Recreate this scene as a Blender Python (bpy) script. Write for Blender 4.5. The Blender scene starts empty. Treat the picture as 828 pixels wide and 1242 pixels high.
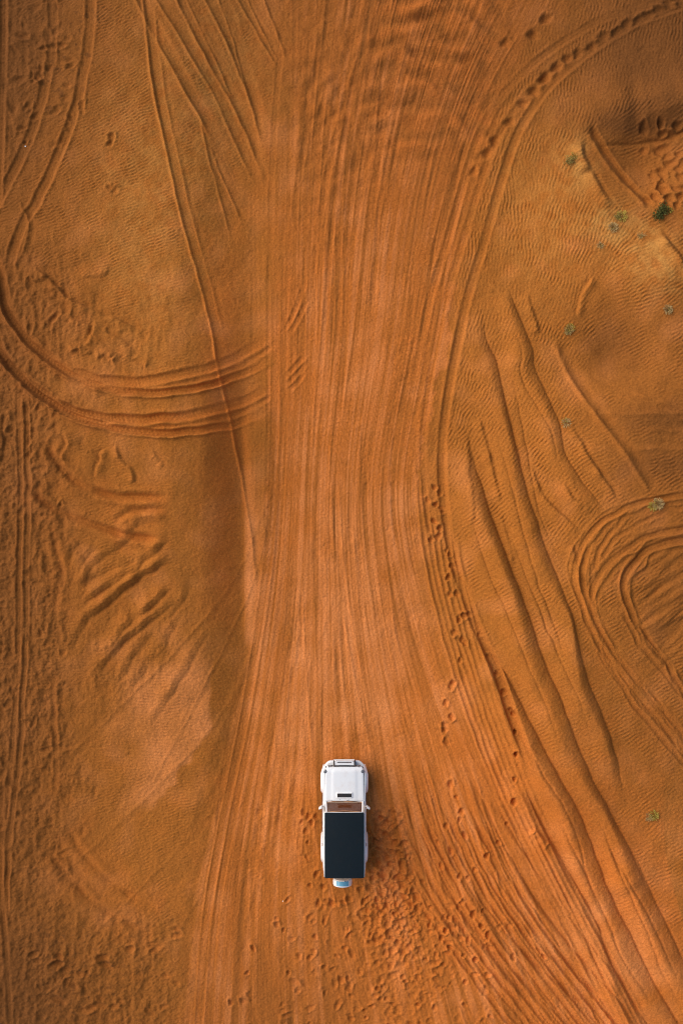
import bpy, bmesh, math, random
import numpy as np
from mathutils import Vector, Matrix

# ------------------------------------------------------------------ camera, sky, sun, exposure
S = 0.034            # metres per photo pixel on the flat ground (828 x 1242 photo)
CX, CY = 414.0, 621.0
CAM_H = 48.0
sc = bpy.context.scene
COL = sc.collection

cam_d = bpy.data.cameras.new('camera')
cam = bpy.data.objects.new('camera', cam_d)
COL.objects.link(cam)
cam.location = (0, 0, CAM_H)
cam.rotation_euler = (0, 0, 0)
cam_d.sensor_fit = 'VERTICAL'
cam_d.angle = 2 * math.atan(1242 * S / 2 / CAM_H)
cam_d.clip_start = 0.5
cam_d.clip_end = 3000
sc.camera = cam

SUN_EL = math.radians(34)
SX, SY = -0.91, 0.41                      # towards the sun, on the ground plane
world = bpy.data.worlds.new('World')
sc.world = world
world.use_nodes = True
wn = world.node_tree.nodes
wl = world.node_tree.links
bg = wn['Background']
sky = wn.new('ShaderNodeTexSky')
sky.sky_type = 'NISHITA'
sky.sun_disc = False
sky.sun_elevation = SUN_EL
sky.sun_rotation = math.atan2(SX, SY)
sky.air_density = 1.0
sky.dust_density = 2.0
sky.ozone_density = 1.0
wl.new(sky.outputs['Color'], bg.inputs['Color'])
bg.inputs['Strength'].default_value = 0.06

sun_d = bpy.data.lights.new('sun', 'SUN')
sun_d.energy = 1.5
sun_d.angle = math.radians(80)
sun_d.color = (1.0, 0.93, 0.84)
sun = bpy.data.objects.new('sun', sun_d)
COL.objects.link(sun)
sv = Vector((SX * math.cos(SUN_EL), SY * math.cos(SUN_EL), math.sin(SUN_EL)))
sun.rotation_euler = sv.to_track_quat('Z', 'Y').to_euler()
sun.location = sv * 60

sc.view_settings.view_transform = 'Standard'
sc.view_settings.look = 'None'
sc.view_settings.gamma = 1
sc.view_settings.exposure = 1.14

# ------------------------------------------------------------------ terrain height field
rng = np.random.default_rng(11)
random.seed(11)
M = 46                                    # margin built in full detail round the frame, in photo px
G = 0.95                                  # grid step in photo px
NU = int((828 + 2 * M) / G) + 1
NV = int((1242 + 2 * M) / G) + 1
ua = -M + np.arange(NU) * G
va = -M + np.arange(NV) * G
U, V = np.meshgrid(ua, va)                # [NV, NU]
U = U.astype(np.float32); V = V.astype(np.float32)

def sstep(a, b, x):
    t = np.clip((x - a) / (b - a), 0, 1)
    return t * t * (3 - 2 * t)

fu = np.fft.rfftfreq(NU, G)[None, :]
fv = np.fft.fftfreq(NV, G)[:, None]
FR = np.sqrt(fu * fu + fv * fv) + 1e-9

def spec(filt, seed):
    r = np.random.default_rng(seed)
    w = np.fft.rfft2(r.standard_normal((NV, NU)))
    o = np.fft.irfft2(w * filt, s=(NV, NU))
    return (o / (o.std() + 1e-9)).astype(np.float32)

def fnoise(lam, seed, beta=1.6):
    """cloudy noise with features of about lam px and finer"""
    f0 = 1.0 / lam
    return spec(1.0 / (1 + (FR / f0) ** 2) ** (beta * 0.6 + .35), seed)

def lnoise(lam, seed):
    return spec(np.exp(-(FR * lam * 0.8) ** 2), seed)

def ripple(theta, lam, seed, bw=.22, ba=.26):
    """wind ripples: band passed noise, crests at right angles to direction theta"""
    k = 1.0 / lam
    out = 0
    ang = np.arctan2(fv, fu)
    for sgn in (0, math.pi, -math.pi):
        da = (ang - theta + sgn + math.pi) % (2 * math.pi) - math.pi
        out = out + np.exp(-(da / ba) ** 2)
    filt = out * np.exp(-((FR - k) / (k * bw)) ** 2)
    return spec(filt, seed)

def gauss(u, v, su, sv, rot=0.0):
    c, s = math.cos(rot), math.sin(rot)
    a = (U - u) * c + (V - v) * s
    b = -(U - u) * s + (V - v) * c
    return np.exp(-(a / su) ** 2 - (b / sv) ** 2)

def spline(pts, step=0.6):
    P = np.array(pts, float)
    P = np.vstack([2 * P[0] - P[1], P, 2 * P[-1] - P[-2]])
    out = []
    for i in range(1, len(P) - 2):
        p0, p1, p2, p3 = P[i - 1], P[i], P[i + 1], P[i + 2]
        n = max(2, int(np.hypot(*(p2 - p1)) / step))
        t = np.linspace(0, 1, n, endpoint=False)[:, None]
        out.append(0.5 * (2 * p1 + (p2 - p0) * t + (2 * p0 - 5 * p1 + 4 * p2 - p3) * t * t
                          + (3 * p1 - p0 - 3 * p2 + p3) * t ** 3))
    out.append(P[-2:-1])
    return np.vstack(out)

def wob(n, lam, seed):
    """smooth 1-D noise, unit std"""
    r = np.random.default_rng(seed)
    m = max(4, int(n / lam) + 4)
    k = r.standard_normal(m)
    x = np.linspace(0, m - 1.001, n)
    i = x.astype(int); f = x - i; f = f * f * (3 - 2 * f)
    return k[i] * (1 - f) + k[np.minimum(i + 1, m - 1)] * f

D = np.zeros((NV, NU), np.float32)        # relief
RIP = np.ones((NV, NU), np.float32)       # where wind ripples survive
PACK = np.zeros((NV, NU), np.float32)     # churned / rolled sand (redder)

def stroke(pts, W, prof, flat=None, rip=None, pack=0.0, jit=0.0, seed=0):
    """run a cross profile prof(offset, s01, arclen) along a line. offset > 0: picture right of a line drawn downwards"""
    global D, RIP, PACK
    C = spline(pts)
    C0 = C.copy()
    if jit:
        C[:, 0] += wob(len(C), 30, seed + 1) * jit
        C[:, 1] += wob(len(C), 30, seed + 2) * jit
    kk = 61 if len(C) > 200 else 15
    Cs = np.stack([np.convolve(np.pad(C0[:, q], kk // 2, mode='reflect', reflect_type='odd'), np.ones(kk) / kk, 'valid') for q in (0, 1)], 1)
    T = np.gradient(Cs, axis=0)
    L = np.hypot(T[:, 0], T[:, 1]) + 1e-9
    arc = np.cumsum(L)
    T /= L[:, None]
    N = np.stack([T[:, 1], -T[:, 0]], 1)
    o = np.arange(-W, W + .01, 0.55)
    PU = C[:, 0:1] + N[:, 0:1] * o
    PV = C[:, 1:2] + N[:, 1:2] * o
    O = np.broadcast_to(o, PU.shape)
    s01 = np.broadcast_to((arc / arc[-1])[:, None], PU.shape)
    A = np.broadcast_to(arc[:, None], PU.shape)
    iu = np.round((PU + M) / G).astype(int)
    iv = np.round((PV + M) / G).astype(int)
    ok = (iu >= 0) & (iu < NU) & (iv >= 0) & (iv < NV)
    if not ok.any():
        return
    h = prof(O, s01, A)
    u0, u1, v0, v1 = iu[ok].min(), iu[ok].max() + 1, iv[ok].min(), iv[ok].max() + 1
    idx = (iv[ok] - v0) * (u1 - u0) + (iu[ok] - u0)
    n = (u1 - u0) * (v1 - v0)
    cnt = np.bincount(idx, minlength=n)
    def grid(x):
        x = np.broadcast_to(x, PU.shape)
        a_ = np.bincount(idx, x[ok], minlength=n).reshape(v1 - v0, u1 - u0)
        c_ = cnt.reshape(v1 - v0, u1 - u0)
        ap, cp = np.pad(a_, 1), np.pad(c_, 1)
        nr, nc = a_.shape
        a3 = sum(ap[i:i + nr, j:j + nc] for i in range(3) for j in range(3)); c3 = sum(cp[i:i + nr, j:j + nc] for i in range(3) for j in range(3))
        return np.where(c_ > 0, a_ / np.maximum(c_, 1), np.where(c3 > 2, a3 / np.maximum(c3, 1), 0)).astype(np.float32)
    sl = (slice(v0, v1), slice(u0, u1))
    edge = np.clip((W - np.abs(O)) / 3.0, 0, 1)
    if flat is not None:
        D[sl] *= 1 - grid(flat(O, s01, A) * edge)
    D[sl] += grid(h)
    if rip is not None:
        RIP[sl] *= 1 - grid(rip(O, s01, A) * edge)
    if pack:
        m = grid(np.clip(1.25 - np.abs(O) / (W * .8), 0, 1) * edge * pack)
        PACK[sl] = PACK[sl] + (1 - PACK[sl]) * m

def ends(s, a=.06, b=.06):
    e = np.ones_like(s)
    if a: e = e * sstep(0, a, s)
    if b: e = e * sstep(0, b, 1 - s)
    return e

def tyre(pts, d=.03, w=4.0, berm=.6, a=.05, b=.05, lugs=.25, flat=.75, pack=.16, seed=0, jit=0.0, side=0.0, soft=1.3):
    """one wheel's groove: flat bottom, ribs and lugs, a berm each side"""
    def prof(o, s, A):
        amp = ends(s, a, b) * (1 + .25 * np.interp(A, np.linspace(0, A.max(), 60), wob(60, 6, seed + 5)))
        x = np.abs(o)
        g = -d / (1 + np.exp((x - w) / (soft * .45)))
        g = g + d * lugs * (.5 * np.cos(o * 2 * math.pi / 3.1) + .5 * np.sin(A * 2 * math.pi / 4.6 + np.sign(o) * 1.2)) / (1 + np.exp((x - w * .85) / .5))
        lump = 1 + .35 * np.interp(A, np.linspace(0, A.max(), 160), wob(160, 3, seed + 6))
        g = g + d * berm * lump * (1 + side * np.sign(o)) * np.exp(-((x - w - 1.6 * soft) / (1.5 * soft)) ** 2)
        return amp * g
    m = lambda o, s, A: ends(s, a, b) / (1 + np.exp((np.abs(o) - w - 1.5) / .8))
    stroke(pts, w + 5 * soft + 3, prof, flat=lambda o, s, A: flat * m(o, s, A), rip=lambda o, s, A: .95 * m(o, s, A), pack=pack, seed=seed, jit=jit)

def ridge(pts, h=.2, back=26, face=7, a=.12, b=.12, seed=0, jit=.45, dip=.06, keep=.25):
    """wind ridge: long gentle slope on the picture-left side, short slip face, sharp foot on the line"""
    def prof(o, s, A):
        n = np.interp(A, np.linspace(0, A.max(), 50), wob(50, 12, seed + 3))
        amp = h * ends(s, a, b) * (1 + .2 * n)
        fw = face * (1 + .3 * np.interp(A, np.linspace(0, A.max(), 30), wob(30, 6, seed + 9)))
        fw = np.maximum(fw, 3.0)
        up = (.45 * np.exp(-((o + fw) / back) ** 2) + .55 * np.exp(-((o + fw) / (back * 2.1)) ** 2)) * (o < -fw)
        q = np.clip((o + fw) / fw, 0, 1)
        dn = np.where(o < 0, 1 - q ** 1.65, 0) * (o >= -fw)
        foot = -(.022 + dip * h) * ends(s, a, b) * np.exp(-((o - .3) / 1.25) ** 2)
        return amp * (up + dn) + foot
    def rp(o, s, A):
        x = np.clip(-o, 0, None)
        return ends(s, a, b) * (.6 * np.exp(-((x - face * .4) / (face * .9)) ** 2) * (o < 1))
    stroke(pts, back * 4.2 + face, prof, rip=rp, jit=jit, seed=seed)

def bermline(pts, h=.03, w=3, a=.08, b=.08, seed=0, jit=.4, groove=.6):
    """thin raised line with a shallow trough on its picture-right side"""
    def prof(o, s, A):
        n = 1 + .3 * np.interp(A, np.linspace(0, A.max(), 70), wob(70, 5, seed + 4))
        return h * n * ends(s, a, b) * (np.exp(-((o + w * .6) / (w * .6)) ** 2) - groove * np.exp(-((o - w * 1.2) / (w * 1.1)) ** 2))
    stroke(pts, w * 5, prof, jit=jit, seed=seed, rip=lambda o, s, A: .8 * ends(s, a, b) * np.exp(-(o / (w * 2.4)) ** 2))

def crease(pts, h=.06, wl=8, wr=2.2, a=.15, b=.15, seed=0, jit=.6):
    """little scarp: bank on the left, drop to the right"""
    def prof(o, s, A):
        n = 1 + .3 * np.interp(A, np.linspace(0, A.max(), 40), wob(40, 5, seed + 4))
        return h * n * ends(s, a, b) * (np.exp(-(o / wl) ** 2) * (o < 0) + np.clip(1 - o / wr, 0, 1) * (o >= 0) - .35 * np.exp(-((o - wr - 1) / 2.5) ** 2))
    stroke(pts, wl * 2.2 + 6, prof, jit=jit, seed=seed)

def pit(u, v, r, d, el=1.0, rot=0.0, rim=.55, flat=.8, pack=.3):
    R = r * 3.0 * max(1, el)
    i0, i1 = int((u - R + M) / G), int((u + R + M) / G) + 1
    j0, j1 = int((v - R + M) / G), int((v + R + M) / G) + 1
    i0, j0, i1, j1 = max(i0, 0), max(j0, 0), min(i1, NU), min(j1, NV)
    if i1 <= i0 or j1 <= j0:
        return
    uu, vv = U[j0:j1, i0:i1] - u, V[j0:j1, i0:i1] - v
    c, s = math.cos(rot), math.sin(rot)
    a = (uu * c + vv * s) / el
    b = -uu * s + vv * c
    ph = np.arctan2(b, a); z1, z2, z3 = (math.sin(u * 12.9 + v * 78.2) * 43.7) % 6.28, (math.sin(u * 39.3 + v * 11.1) * 91.3) % 6.28, (math.sin(u * 7.1 + v * 5.3) * 17.7) % 6.28
    q = np.sqrt(a * a + b * b) / r * (1 + .10 * np.sin(2 * ph + z1) + .09 * np.sin(3 * ph + z2) + .05 * np.sin(5 * ph + z3))
    m = np.exp(-(q / 1.1) ** 4)
    D[j0:j1, i0:i1] *= 1 - flat * m
    D[j0:j1, i0:i1] += d * (-np.exp(-(q * 1.05) ** 3) + rim * .8 * np.exp(-((q - 1.5) / .5) ** 2) * np.clip(.55 + .5 * np.sin(ph + z3) + .3 * np.sin(2 * ph + z2), 0, 1.5))
    RIP[j0:j1, i0:i1] *= 1 - m
    PACK[j0:j1, i0:i1] = np.maximum(PACK[j0:j1, i0:i1], pack * np.exp(-(q / 1.5) ** 2))

# --- the broad shape of the land (metres), also used outside the detailed sheet
def macro(u, v):
    z = 0.0 * u
    # rippled shoulder on the left, falling towards the worn lane
    top = np.exp(-((v - 380) / 430.0) ** 2)
    z = z + top * (.75 * (1 - sstep(205, 312, u)) + .95 * (1 - sstep(246, 306, u)) * sstep(330, 560, v)) * (1 - .35 * sstep(120, -60, u))
    z = z + .20 * top * sstep(292, 306, u) * (1 - sstep(312, 345, u)) * sstep(420, 560, v) * (1 - sstep(760, 800, v))
    # dune flank on the right
    z = z + .95 * sstep(540, 780, u + .22 * (v - 500)) * np.exp(-((v - 560) / 620.0) ** 2)
    # hollow and knolls at the upper right
    z = z - .55 * np.exp(-((u - 735) / 62.0) ** 2 - ((v - 425) / 60.0) ** 2)
    z = z + .35 * np.exp(-((u - 800) / 55.0) ** 2 - ((v - 335) / 40.0) ** 2)
    z = z + .30 * np.exp(-((u - 705) / 55.0) ** 2 - ((v - 260) / 70.0) ** 2)
    z = z - .75 * np.exp(-((u - 782) / 52.0) ** 2 - ((v - 192) / 46.0) ** 2)
    return z

def lerpv(v, pts):
    y = [p[1] for p in pts]; x = [p[0] for p in pts]
    t = np.interp(v, y, x)
    return t

LB = [(318, -140), (326, 0), (329, 120), (330, 300), (328, 480), (323, 620), (311, 720), (296, 800), (272, 900), (246, 1000), (224, 1100), (205, 1242), (190, 1400)]
RB = [(770, -140), (690, 0), (632, 90), (588, 190), (560, 290), (546, 390), (528, 470), (512, 540), (505, 600), (514, 660), (540, 760), (582, 860), (632, 970), (690, 1080), (770, 1242), (860, 1400)]
def smoothcurve(pts):
    y = np.arange(-140, 1401, 4.0)
    x = np.interp(y, [p[1] for p in pts], [p[0] for p in pts])
    k = np.ones(25) / 25
    xp = np.pad(x, 12, mode='reflect', reflect_type='odd')
    return y, np.convolve(xp, k, 'valid')
ly, lx = smoothcurve(LB)
ry, rx = smoothcurve(RB)
LBx = np.interp(V, ly, lx).astype(np.float32)
RBx = np.interp(V, ry, rx).astype(np.float32)
LANE_T = (U - LBx) / (RBx - LBx)
lane_edge = lnoise(14, 3) * 2.0 + lnoise(60, 4) * 3
lw = 6 + 110 * (1 - sstep(100, 480, V)) + 30 * sstep(640, 900, V)
rw = 4 + 45 * (1 - sstep(80, 430, V)) + 60 * sstep(560, 800, V)
lane = sstep(-.5, 1, (U - LBx + lane_edge) / lw) * sstep(-.5, 1, (RBx - U + lane_edge * 1.3) / rw)

def lane_pt(t, v):
    l = np.interp(v, ly, lx); r = np.interp(v, ry, rx)
    return l + (r - l) * t

# --- rough, trampled left strip
rough = (1 - sstep(60, 125, U + 14 * lnoise(40, 8))) * sstep(250, 380, V) * (1 - .35 * sstep(1000, 1100, V))
rough = np.maximum(rough, .75 * (1 - sstep(15, 95, U + 12 * lnoise(30, 9))) * (1 - sstep(150, 330, V)) * .7)
rough = np.maximum(rough, .8 * sstep(1060, 1150, V) * (1 - sstep(180, 240, U)))
rough = np.maximum(rough, .55 * gauss(150, 790, 90, 70, -.7))
rough = np.maximum(rough, .6 * gauss(140, 425, 75, 60))
aniso = spec(np.exp(-(fu * 9) ** 2 - (fv * 30) ** 2) * (FR > 1 / 90.), 21)     # lumps drawn out down the picture
D += rough * (.012 * aniso + .012 * fnoise(14, 22) + .006 * fnoise(6, 23))
D += .010 * lnoise(44, 24) + .0025 * fnoise(11, 25)
RIP *= 1 - .45 * rough

# cracked crust patches inside the arcs
def scarps():
    for i, (p, h) in enumerate([
        ([(40, 322), (58, 340), (74, 352), (92, 369), (126, 384), (144, 392), (172, 404)], .07),
        ([(78, 384), (74, 396), (69, 408)], .06), ([(124, 392), (119, 408), (112, 426)], .06),
        ([(88, 398), (100, 396), (118, 404)], .06), ([(92, 430), (104, 426), (112, 434)], .05), ([(122, 440), (132, 434), (146, 444)], .07),
        ([(132, 400), (140, 412), (156, 420), (168, 430)], .05), ([(36, 338), (48, 342), (64, 338)], .05), ([(60, 360), (72, 378), (92, 384)], .04),
        ([(146, 540), (152, 556), (166, 574), (168, 590)], .05), ([(138, 545), (128, 566), (124, 582)], .04), ([(86, 526), (92, 540), (84, 560)], .05),
        ([(190, 552), (198, 560), (204, 570)], .03), ([(100, 340), (126, 338), (140, 326)], .03), ([(150, 430), (170, 440), (186, 452)], .04),
        ([(14, 500), (12, 540), (6, 570)], .05), ([(60, 470), (62, 500), (54, 528)], .04)]):
        crease(p[::-1] if i % 3 else p, h=h, wl=6, wr=3, seed=600 + i, jit=1.4)
scarps()

# --- lane bed: rolled flat, streaked along the way of travel
D -= .03 * lane
RIP *= 1 - .96 * lane
PACK = np.maximum(PACK, .62 * lane)
ns_t, ns_y = 700, 180
st = np.random.default_rng(41).standard_normal((ns_y, ns_t))
ky = np.exp(-(np.fft.fftfreq(ns_y)[:, None] * 26) ** 2); kx = np.exp(-(np.fft.rfftfreq(ns_t)[None, :] * 2.4) ** 2)
st1 = np.fft.irfft2(np.fft.rfft2(st) * ky * kx, s=(ns_y, ns_t)); st1 /= st1.std()
kx2 = np.exp(-(np.fft.rfftfreq(ns_t)[None, :] * 12) ** 2)
st2 = np.fft.irfft2(np.fft.rfft2(st[::-1]) * ky * kx2, s=(ns_y, ns_t)); st2 /= st2.std()
def samp(a, t, y):
    x = np.clip(t, 0, .9999) * (ns_t - 2); yy = np.clip((y + M) / (1242 + 2 * M), 0, .9999) * (ns_y - 2)
    i = x.astype(int); j = yy.astype(int); fx = x - i; fy = yy - j
    return (a[j, i] * (1 - fx) + a[j, i + 1] * fx) * (1 - fy) + (a[j + 1, i] * (1 - fx) + a[j + 1, i + 1] * fx) * fy
STREAK = (samp(st1, LANE_T, V) * .4 + samp(st2, LANE_T, V) * .6).astype(np.float32)
D += lane * (.0017 * samp(st1, LANE_T, V) + .0045 * samp(st2, LANE_T, V))

# --- passes along the lane: pairs of wheel grooves 46 px (1.57 m) apart
r = random.Random(5)
for k in range(40):
    t0 = r.uniform(.02, .90); t1 = min(1.02, max(-.02, t0 * .9 + r.gauss(0, .26))); t2 = min(1.0, max(0, r.uniform(.0, 1.0) * .5 + t1 * .5 + r.gauss(0, .12)))
    y0 = r.choice([-80, -80, -80, r.uniform(0, 700)]); y1 = r.choice([1320, 1320, 1320, r.uniform(500, 1200)])
    if y1 - y0 < 250: y0 = -80
    d = r.choice([.0025, .0035, .004, .005, .006, .009, .014])
    for sgn in (-23, 23):
        pts = []
        for y in np.linspace(y0, y1, 12):
            q = (y + 80) / 1400
            qq = q * q * (3 - 2 * q); t = (t0 * (1 - qq) + t1 * qq) if q < .0 else t0 * (1 - q) ** 2 + 2 * t1 * q * (1 - q) + t2 * q * q
            pts.append((lane_pt(t, y) + sgn * min(1.0, .75 + abs(y - 600) / 1500), y))
        tyre(pts, d=d, w=r.uniform(2.4, 5.2), berm=r.uniform(.2, .8), a=r.choice([.04, .2, .4]), b=r.choice([.04, .2]), lugs=r.choice([.1, .3, .6]), flat=.5, pack=.08, seed=1000 + k, soft=.9)
for k in range(34):
    x0 = r.uniform(335, 500); y0 = r.uniform(480, 800); sp_ = (x0 - 418) / 90.0 * r.uniform(.5, 1.5) + r.gauss(0, .35)
    x1 = x0 + sp_ * 60; x2 = x1 + sp_ * 100; x3 = x2 + sp_ * 120
    bermline([(x0, y0), (x0 + sp_ * 22, y0 + 90), (x1, y0 + 190), (x2, y0 + 330), (x3, y0 + 480)], h=r.uniform(.004, .012), w=r.uniform(2, 4), seed=700 + k, a=.2, b=.3)
for k in range(16):
    x0 = r.uniform(350, 520); y0 = r.uniform(-60, 60); L_ = r.uniform(250, 520)
    bermline([(x0 + 60, y0), (x0 + 34, y0 + L_ * .3), (x0 + 12, y0 + L_ * .6), (x0, y0 + L_)], h=r.uniform(.005, .013), w=r.uniform(2, 4.5), seed=760 + k, a=.1, b=.3)
D += lane * (.007 * lnoise(24, 57) + .004 * fnoise(9, 58)) * np.clip(.5 + .5 * lnoise(90, 59), 0, 1.6)
D *= 1 - lane * np.clip(.30 + .32 * spec(np.exp(-(fu * 26) ** 2 - (fv * 110) ** 2), 61), 0, .8)   # drifted-over stretches
# washboard bumps at the top of the lane
wb = sstep(430, 480, U) * (1 - sstep(575, 625, U)) * (1 - sstep(110, 250, V))
wph = 2 * math.pi * (V - .16 * (U - 500) - .0022 * (U - 500) ** 2) / 33.0 + .8 * lnoise(70, 51)
D += wb * (.064 * np.sin(wph) * np.clip(.7 + .45 * lnoise(40, 52), .1, 1.6) + .005 * fnoise(14, 53) + .006 * samp(st1, LANE_T, V))
wb2 = gauss(380, 120, 40, 120) + gauss(430, 150, 50, 130)
D += .014 * wb2 * lnoise(22, 54)

# smooth crisp passes on the lane's left rim, over the arcs' ends
# (drawn after the arcs, below)

# --- upper left: two long curving wheel marks
tyre([(64, -70), (66, 0), (67, 50), (62, 92), (50, 140), (34, 186), (14, 226), (-10, 268), (-40, 320)], d=.034, w=5, seed=60, jit=.6, lugs=.15, a=0, b=0)
tyre([(112, -70), (113, 0), (112, 50), (105, 92), (95, 140), (78, 186), (58, 232), (36, 270), (24, 300), (14, 345)], d=.036, w=5, seed=61, jit=.6, lugs=.15, a=0, b=.1)
tyre([(6, -70), (7, 60), (5, 160), (2, 260)], d=.03, w=4, seed=62, a=0)
bermline([(30, 250), (42, 275), (34, 310), (22, 330)], h=.03, seed=63)
# --- fan of marks at the top left
fan = [
 ([(150, -60), (167, 0), (185, 38), (206, 76), (230, 120), (248, 150), (266, 186), (290, 238), (304, 272)], .045, 3.2),
 ([(165, -60), (191, 0), (215, 40), (240, 82), (264, 122), (291, 184), (322, 246)], .032, 2.8),
 ([(190, -60), (216, 0), (240, 50), (263, 92), (286, 134), (312, 192), (326, 236)], .040, 3.0),
 ([(205, -60), (228, 0), (252, 52), (272, 96), (296, 150)], .024, 2.4),
 ([(225, -60), (250, 0), (271, 42), (291, 88), (308, 134), (324, 196)], .034, 2.8),
 ([(240, -60), (266, 0), (284, 52), (300, 110), (312, 160)], .024, 2.2),
 ([(265, -60), (290, 0), (311, 36), (332, 72), (348, 96)], .032, 2.6),
 ([(280, -60), (302, 0), (320, 40), (334, 66), (346, 84)], .024, 2.2),
 ([(300, -60), (322, 0), (338, 42), (352, 84)], .024, 2.4),
 ([(246, 150), (256, 195), (266, 232), (284, 300)], .022, 2.2),
 ([(258, 182), (270, 215), (282, 242), (296, 276)], .026, 2.2),
]
for i, (p, h, w) in enumerate(fan):
    bermline(p, h=h * 1.3, w=w, seed=70 + i, a=0, b=.3)
    tyre([(x + 7, y - 3) for x, y in p], d=h * .55, w=3.6, berm=.15, seed=90 + i, a=0, b=.45, soft=1.6, lugs=.1)
# --- the long single mark down the shoulder
LM = [(168, -60), (176, 0), (183, 60), (190, 112), (205, 182), (225, 270), (245, 342), (261, 408), (268, 450), (284, 520), (297, 590), (305, 640), (311, 690), (314, 730)]
bermline(LM, h=.06, w=2.8, seed=110, a=0, b=.12, jit=.3)
tyre([(x + 7, y) for x, y in LM], d=.012, w=3.4, seed=111, a=.15, b=.3, berm=.1, soft=1.6)
bermline([(x + 13, y + 3) for x, y in LM[1:8]], h=.016, w=2.4, seed=112)

# --- the big arcs
def shift(p, dv): return [(x, y + dv * max(0.0, min(1.0, (x - 70) / 240.0))) for x, y in p]
arcA = [(-60, 250), (-20, 290), (4, 330), (13, 372), (36, 408), (70, 440), (100, 456), (132, 465), (166, 467), (210, 462), (250, 451), (290, 432), (330, 406), (338, 396)]
arcB = [(-60, 350), (-20, 396), (2, 420), (30, 455), (65, 484), (100, 502), (140, 510), (185, 512), (230, 507), (282, 492), (330, 467), (338, 460)]
for i, p in enumerate((arcA, arcB)):
    big = 1 + .15 * i
    tyre(p, d=.092 * big, w=4.6, berm=.6, a=0, b=.26, lugs=.12, seed=120 + i, jit=.7, side=-.45, soft=1.5, pack=.3, flat=.9)
    tyre(shift([(x, y + 3) for x, y in p], 24), d=.072 * big, w=3.6, berm=.75, a=0, b=.26, lugs=.15, seed=124 + i, jit=.7, side=-.4, soft=1.1, pack=.25, flat=.55)
    tyre(shift([(x, y + 1) for x, y in p[6:]], 13), d=.022, w=2.4, berm=.4, a=.2, b=.1, seed=127 + i, flat=.3)
# crisp smooth passes over their right ends
for x0, dd, w in ((335, .014, 4.6), (346, .012, 3.8), (357, .006, 3), (368, .006, 3)):
    tyre([(x0 + 1, 250), (x0, 330), (x0 - 1, 450), (x0 - 3, 560), (x0 - 8, 660), (x0 - 20, 760), (x0 - 40, 880), (x0 - 64, 1000), (x0 - 84, 1120), (x0 - 98, 1320)],
         d=dd, w=w, berm=.35, a=.25, b=0, lugs=.2, flat=.92, seed=int(x0), pack=.2, soft=.8)

for i, p in enumerate([[(346, 402), (356, 380), (372, 338)], [(349, 408), (362, 386), (374, 360)], [(347, 456), (358, 444), (373, 428)], [(347, 468), (360, 454), (374, 438)], [(348, 476), (362, 462), (372, 446)]]):
    tyre(p, d=.020, w=2.6, berm=.6, a=.25, b=.35, seed=135 + i, soft=1.0, flat=.4)
# --- left strip: pair of vertical wheel lines
for x0 in (33, 42):
    tyre([(x0 - 2, 470), (x0 + 2, 560), (x0, 640), (x0 - 4, 720), (x0 - 6, 790), (x0 - 10, 840), (x0 - 14, 900), (x0 - 22, 960), (x0 - 30, 1030), (x0 - 34, 1120)], d=.026, w=2.6, seed=140 + x0, jit=.6, soft=.9)
tyre([(70, 820), (69, 870), (71, 920), (70, 960)], d=.02, w=2.4, seed=150, jit=.8)
tyre([(4, 960), (2, 1060), (8, 1150), (14, 1260)], d=.024, w=2.8, seed=151)
# --- curved banks left of the lane
def bank(p, h, wl, seed, drop=4.5, a=.12, b=.18):
    """groove whose far wall is in shade and near bank catches light (far = right-hand side of the line)"""
    def prof(o, s, A):
        n = 1 + .22 * np.interp(A, np.linspace(0, A.max(), 40), wob(40, 5, seed))
        e = ends(s, a, b) * n * h
        return e * (np.exp(-((o - drop * 1.6) / (drop * .9)) ** 2) * .55 - np.exp(-(o / (drop * .85)) ** 2) + .75 * np.exp(-((o + wl) / (wl * .6)) ** 2))
    stroke(p, wl * 2.6 + 6, prof, jit=.7, seed=seed, rip=lambda o, s, A: .7 * ends(s, a, b) * np.exp(-(o / wl) ** 2), pack=.25)
bank([(62, 536), (74, 556), (86, 572), (104, 586), (130, 597), (165, 603), (214, 604)], .085, 8, 160)
bank([(42, 586), (60, 606), (84, 620), (112, 632), (142, 643), (172, 650), (212, 656)], .085, 8, 161)
bank([(145, 630), (165, 621), (186, 618), (206, 621)], .045, 6, 162)
bank([(70, 640), (80, 690), (74, 740)], .03, 6, 163)
bank([(84, 1006), (112, 1046), (150, 1078), (196, 1100)], .04, 10, 164)
bank([(60, 1034), (96, 1076), (136, 1108), (186, 1136)], .055, 11, 165)
# oblique ridges (drawn upwards-right so the drop lies below them)
for i, (p, h) in enumerate([
    ([(208, 648), (192, 662), (176, 675), (150, 694), (120, 714), (90, 742)], .13),
    ([(210, 673), (194, 681), (160, 704), (126, 730), (92, 764)], .15),
    ([(205, 706), (182, 733), (152, 756), (122, 792)], .13),
    ([(211, 723), (190, 741), (160, 765), (124, 802)], .12),
    ([(176, 660), (168, 670), (176, 664), (150, 680), (112, 700), (86, 722)], .05),
    ([(214, 746), (198, 776), (176, 806), (150, 836)], .05),
    ([(252, 760), (236, 786), (206, 836), (176, 882)], .06),
    ([(140, 655), (118, 662), (104, 676), (96, 700)], .06),
    ([(120, 690), (106, 706), (98, 730)], .06),
    ([(206, 630), (186, 628), (168, 634), (150, 644)], .06), ([(186, 760), (170, 780), (152, 806), (140, 830)], .05),
    ([(170, 640), (136, 664), (112, 688), (92, 716)], .08), ([(148, 770), (130, 792), (112, 826)], .06), ([(100, 650), (88, 668), (82, 694)], .06),
    ([(232, 700), (214, 730), (196, 756)], .035), ([(110, 740), (96, 760), (86, 786)], .06),
]):
    crease(p, h=h * .72, wl=8.5, wr=7, seed=170 + i, jit=1.3, a=.12, b=.3)

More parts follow.
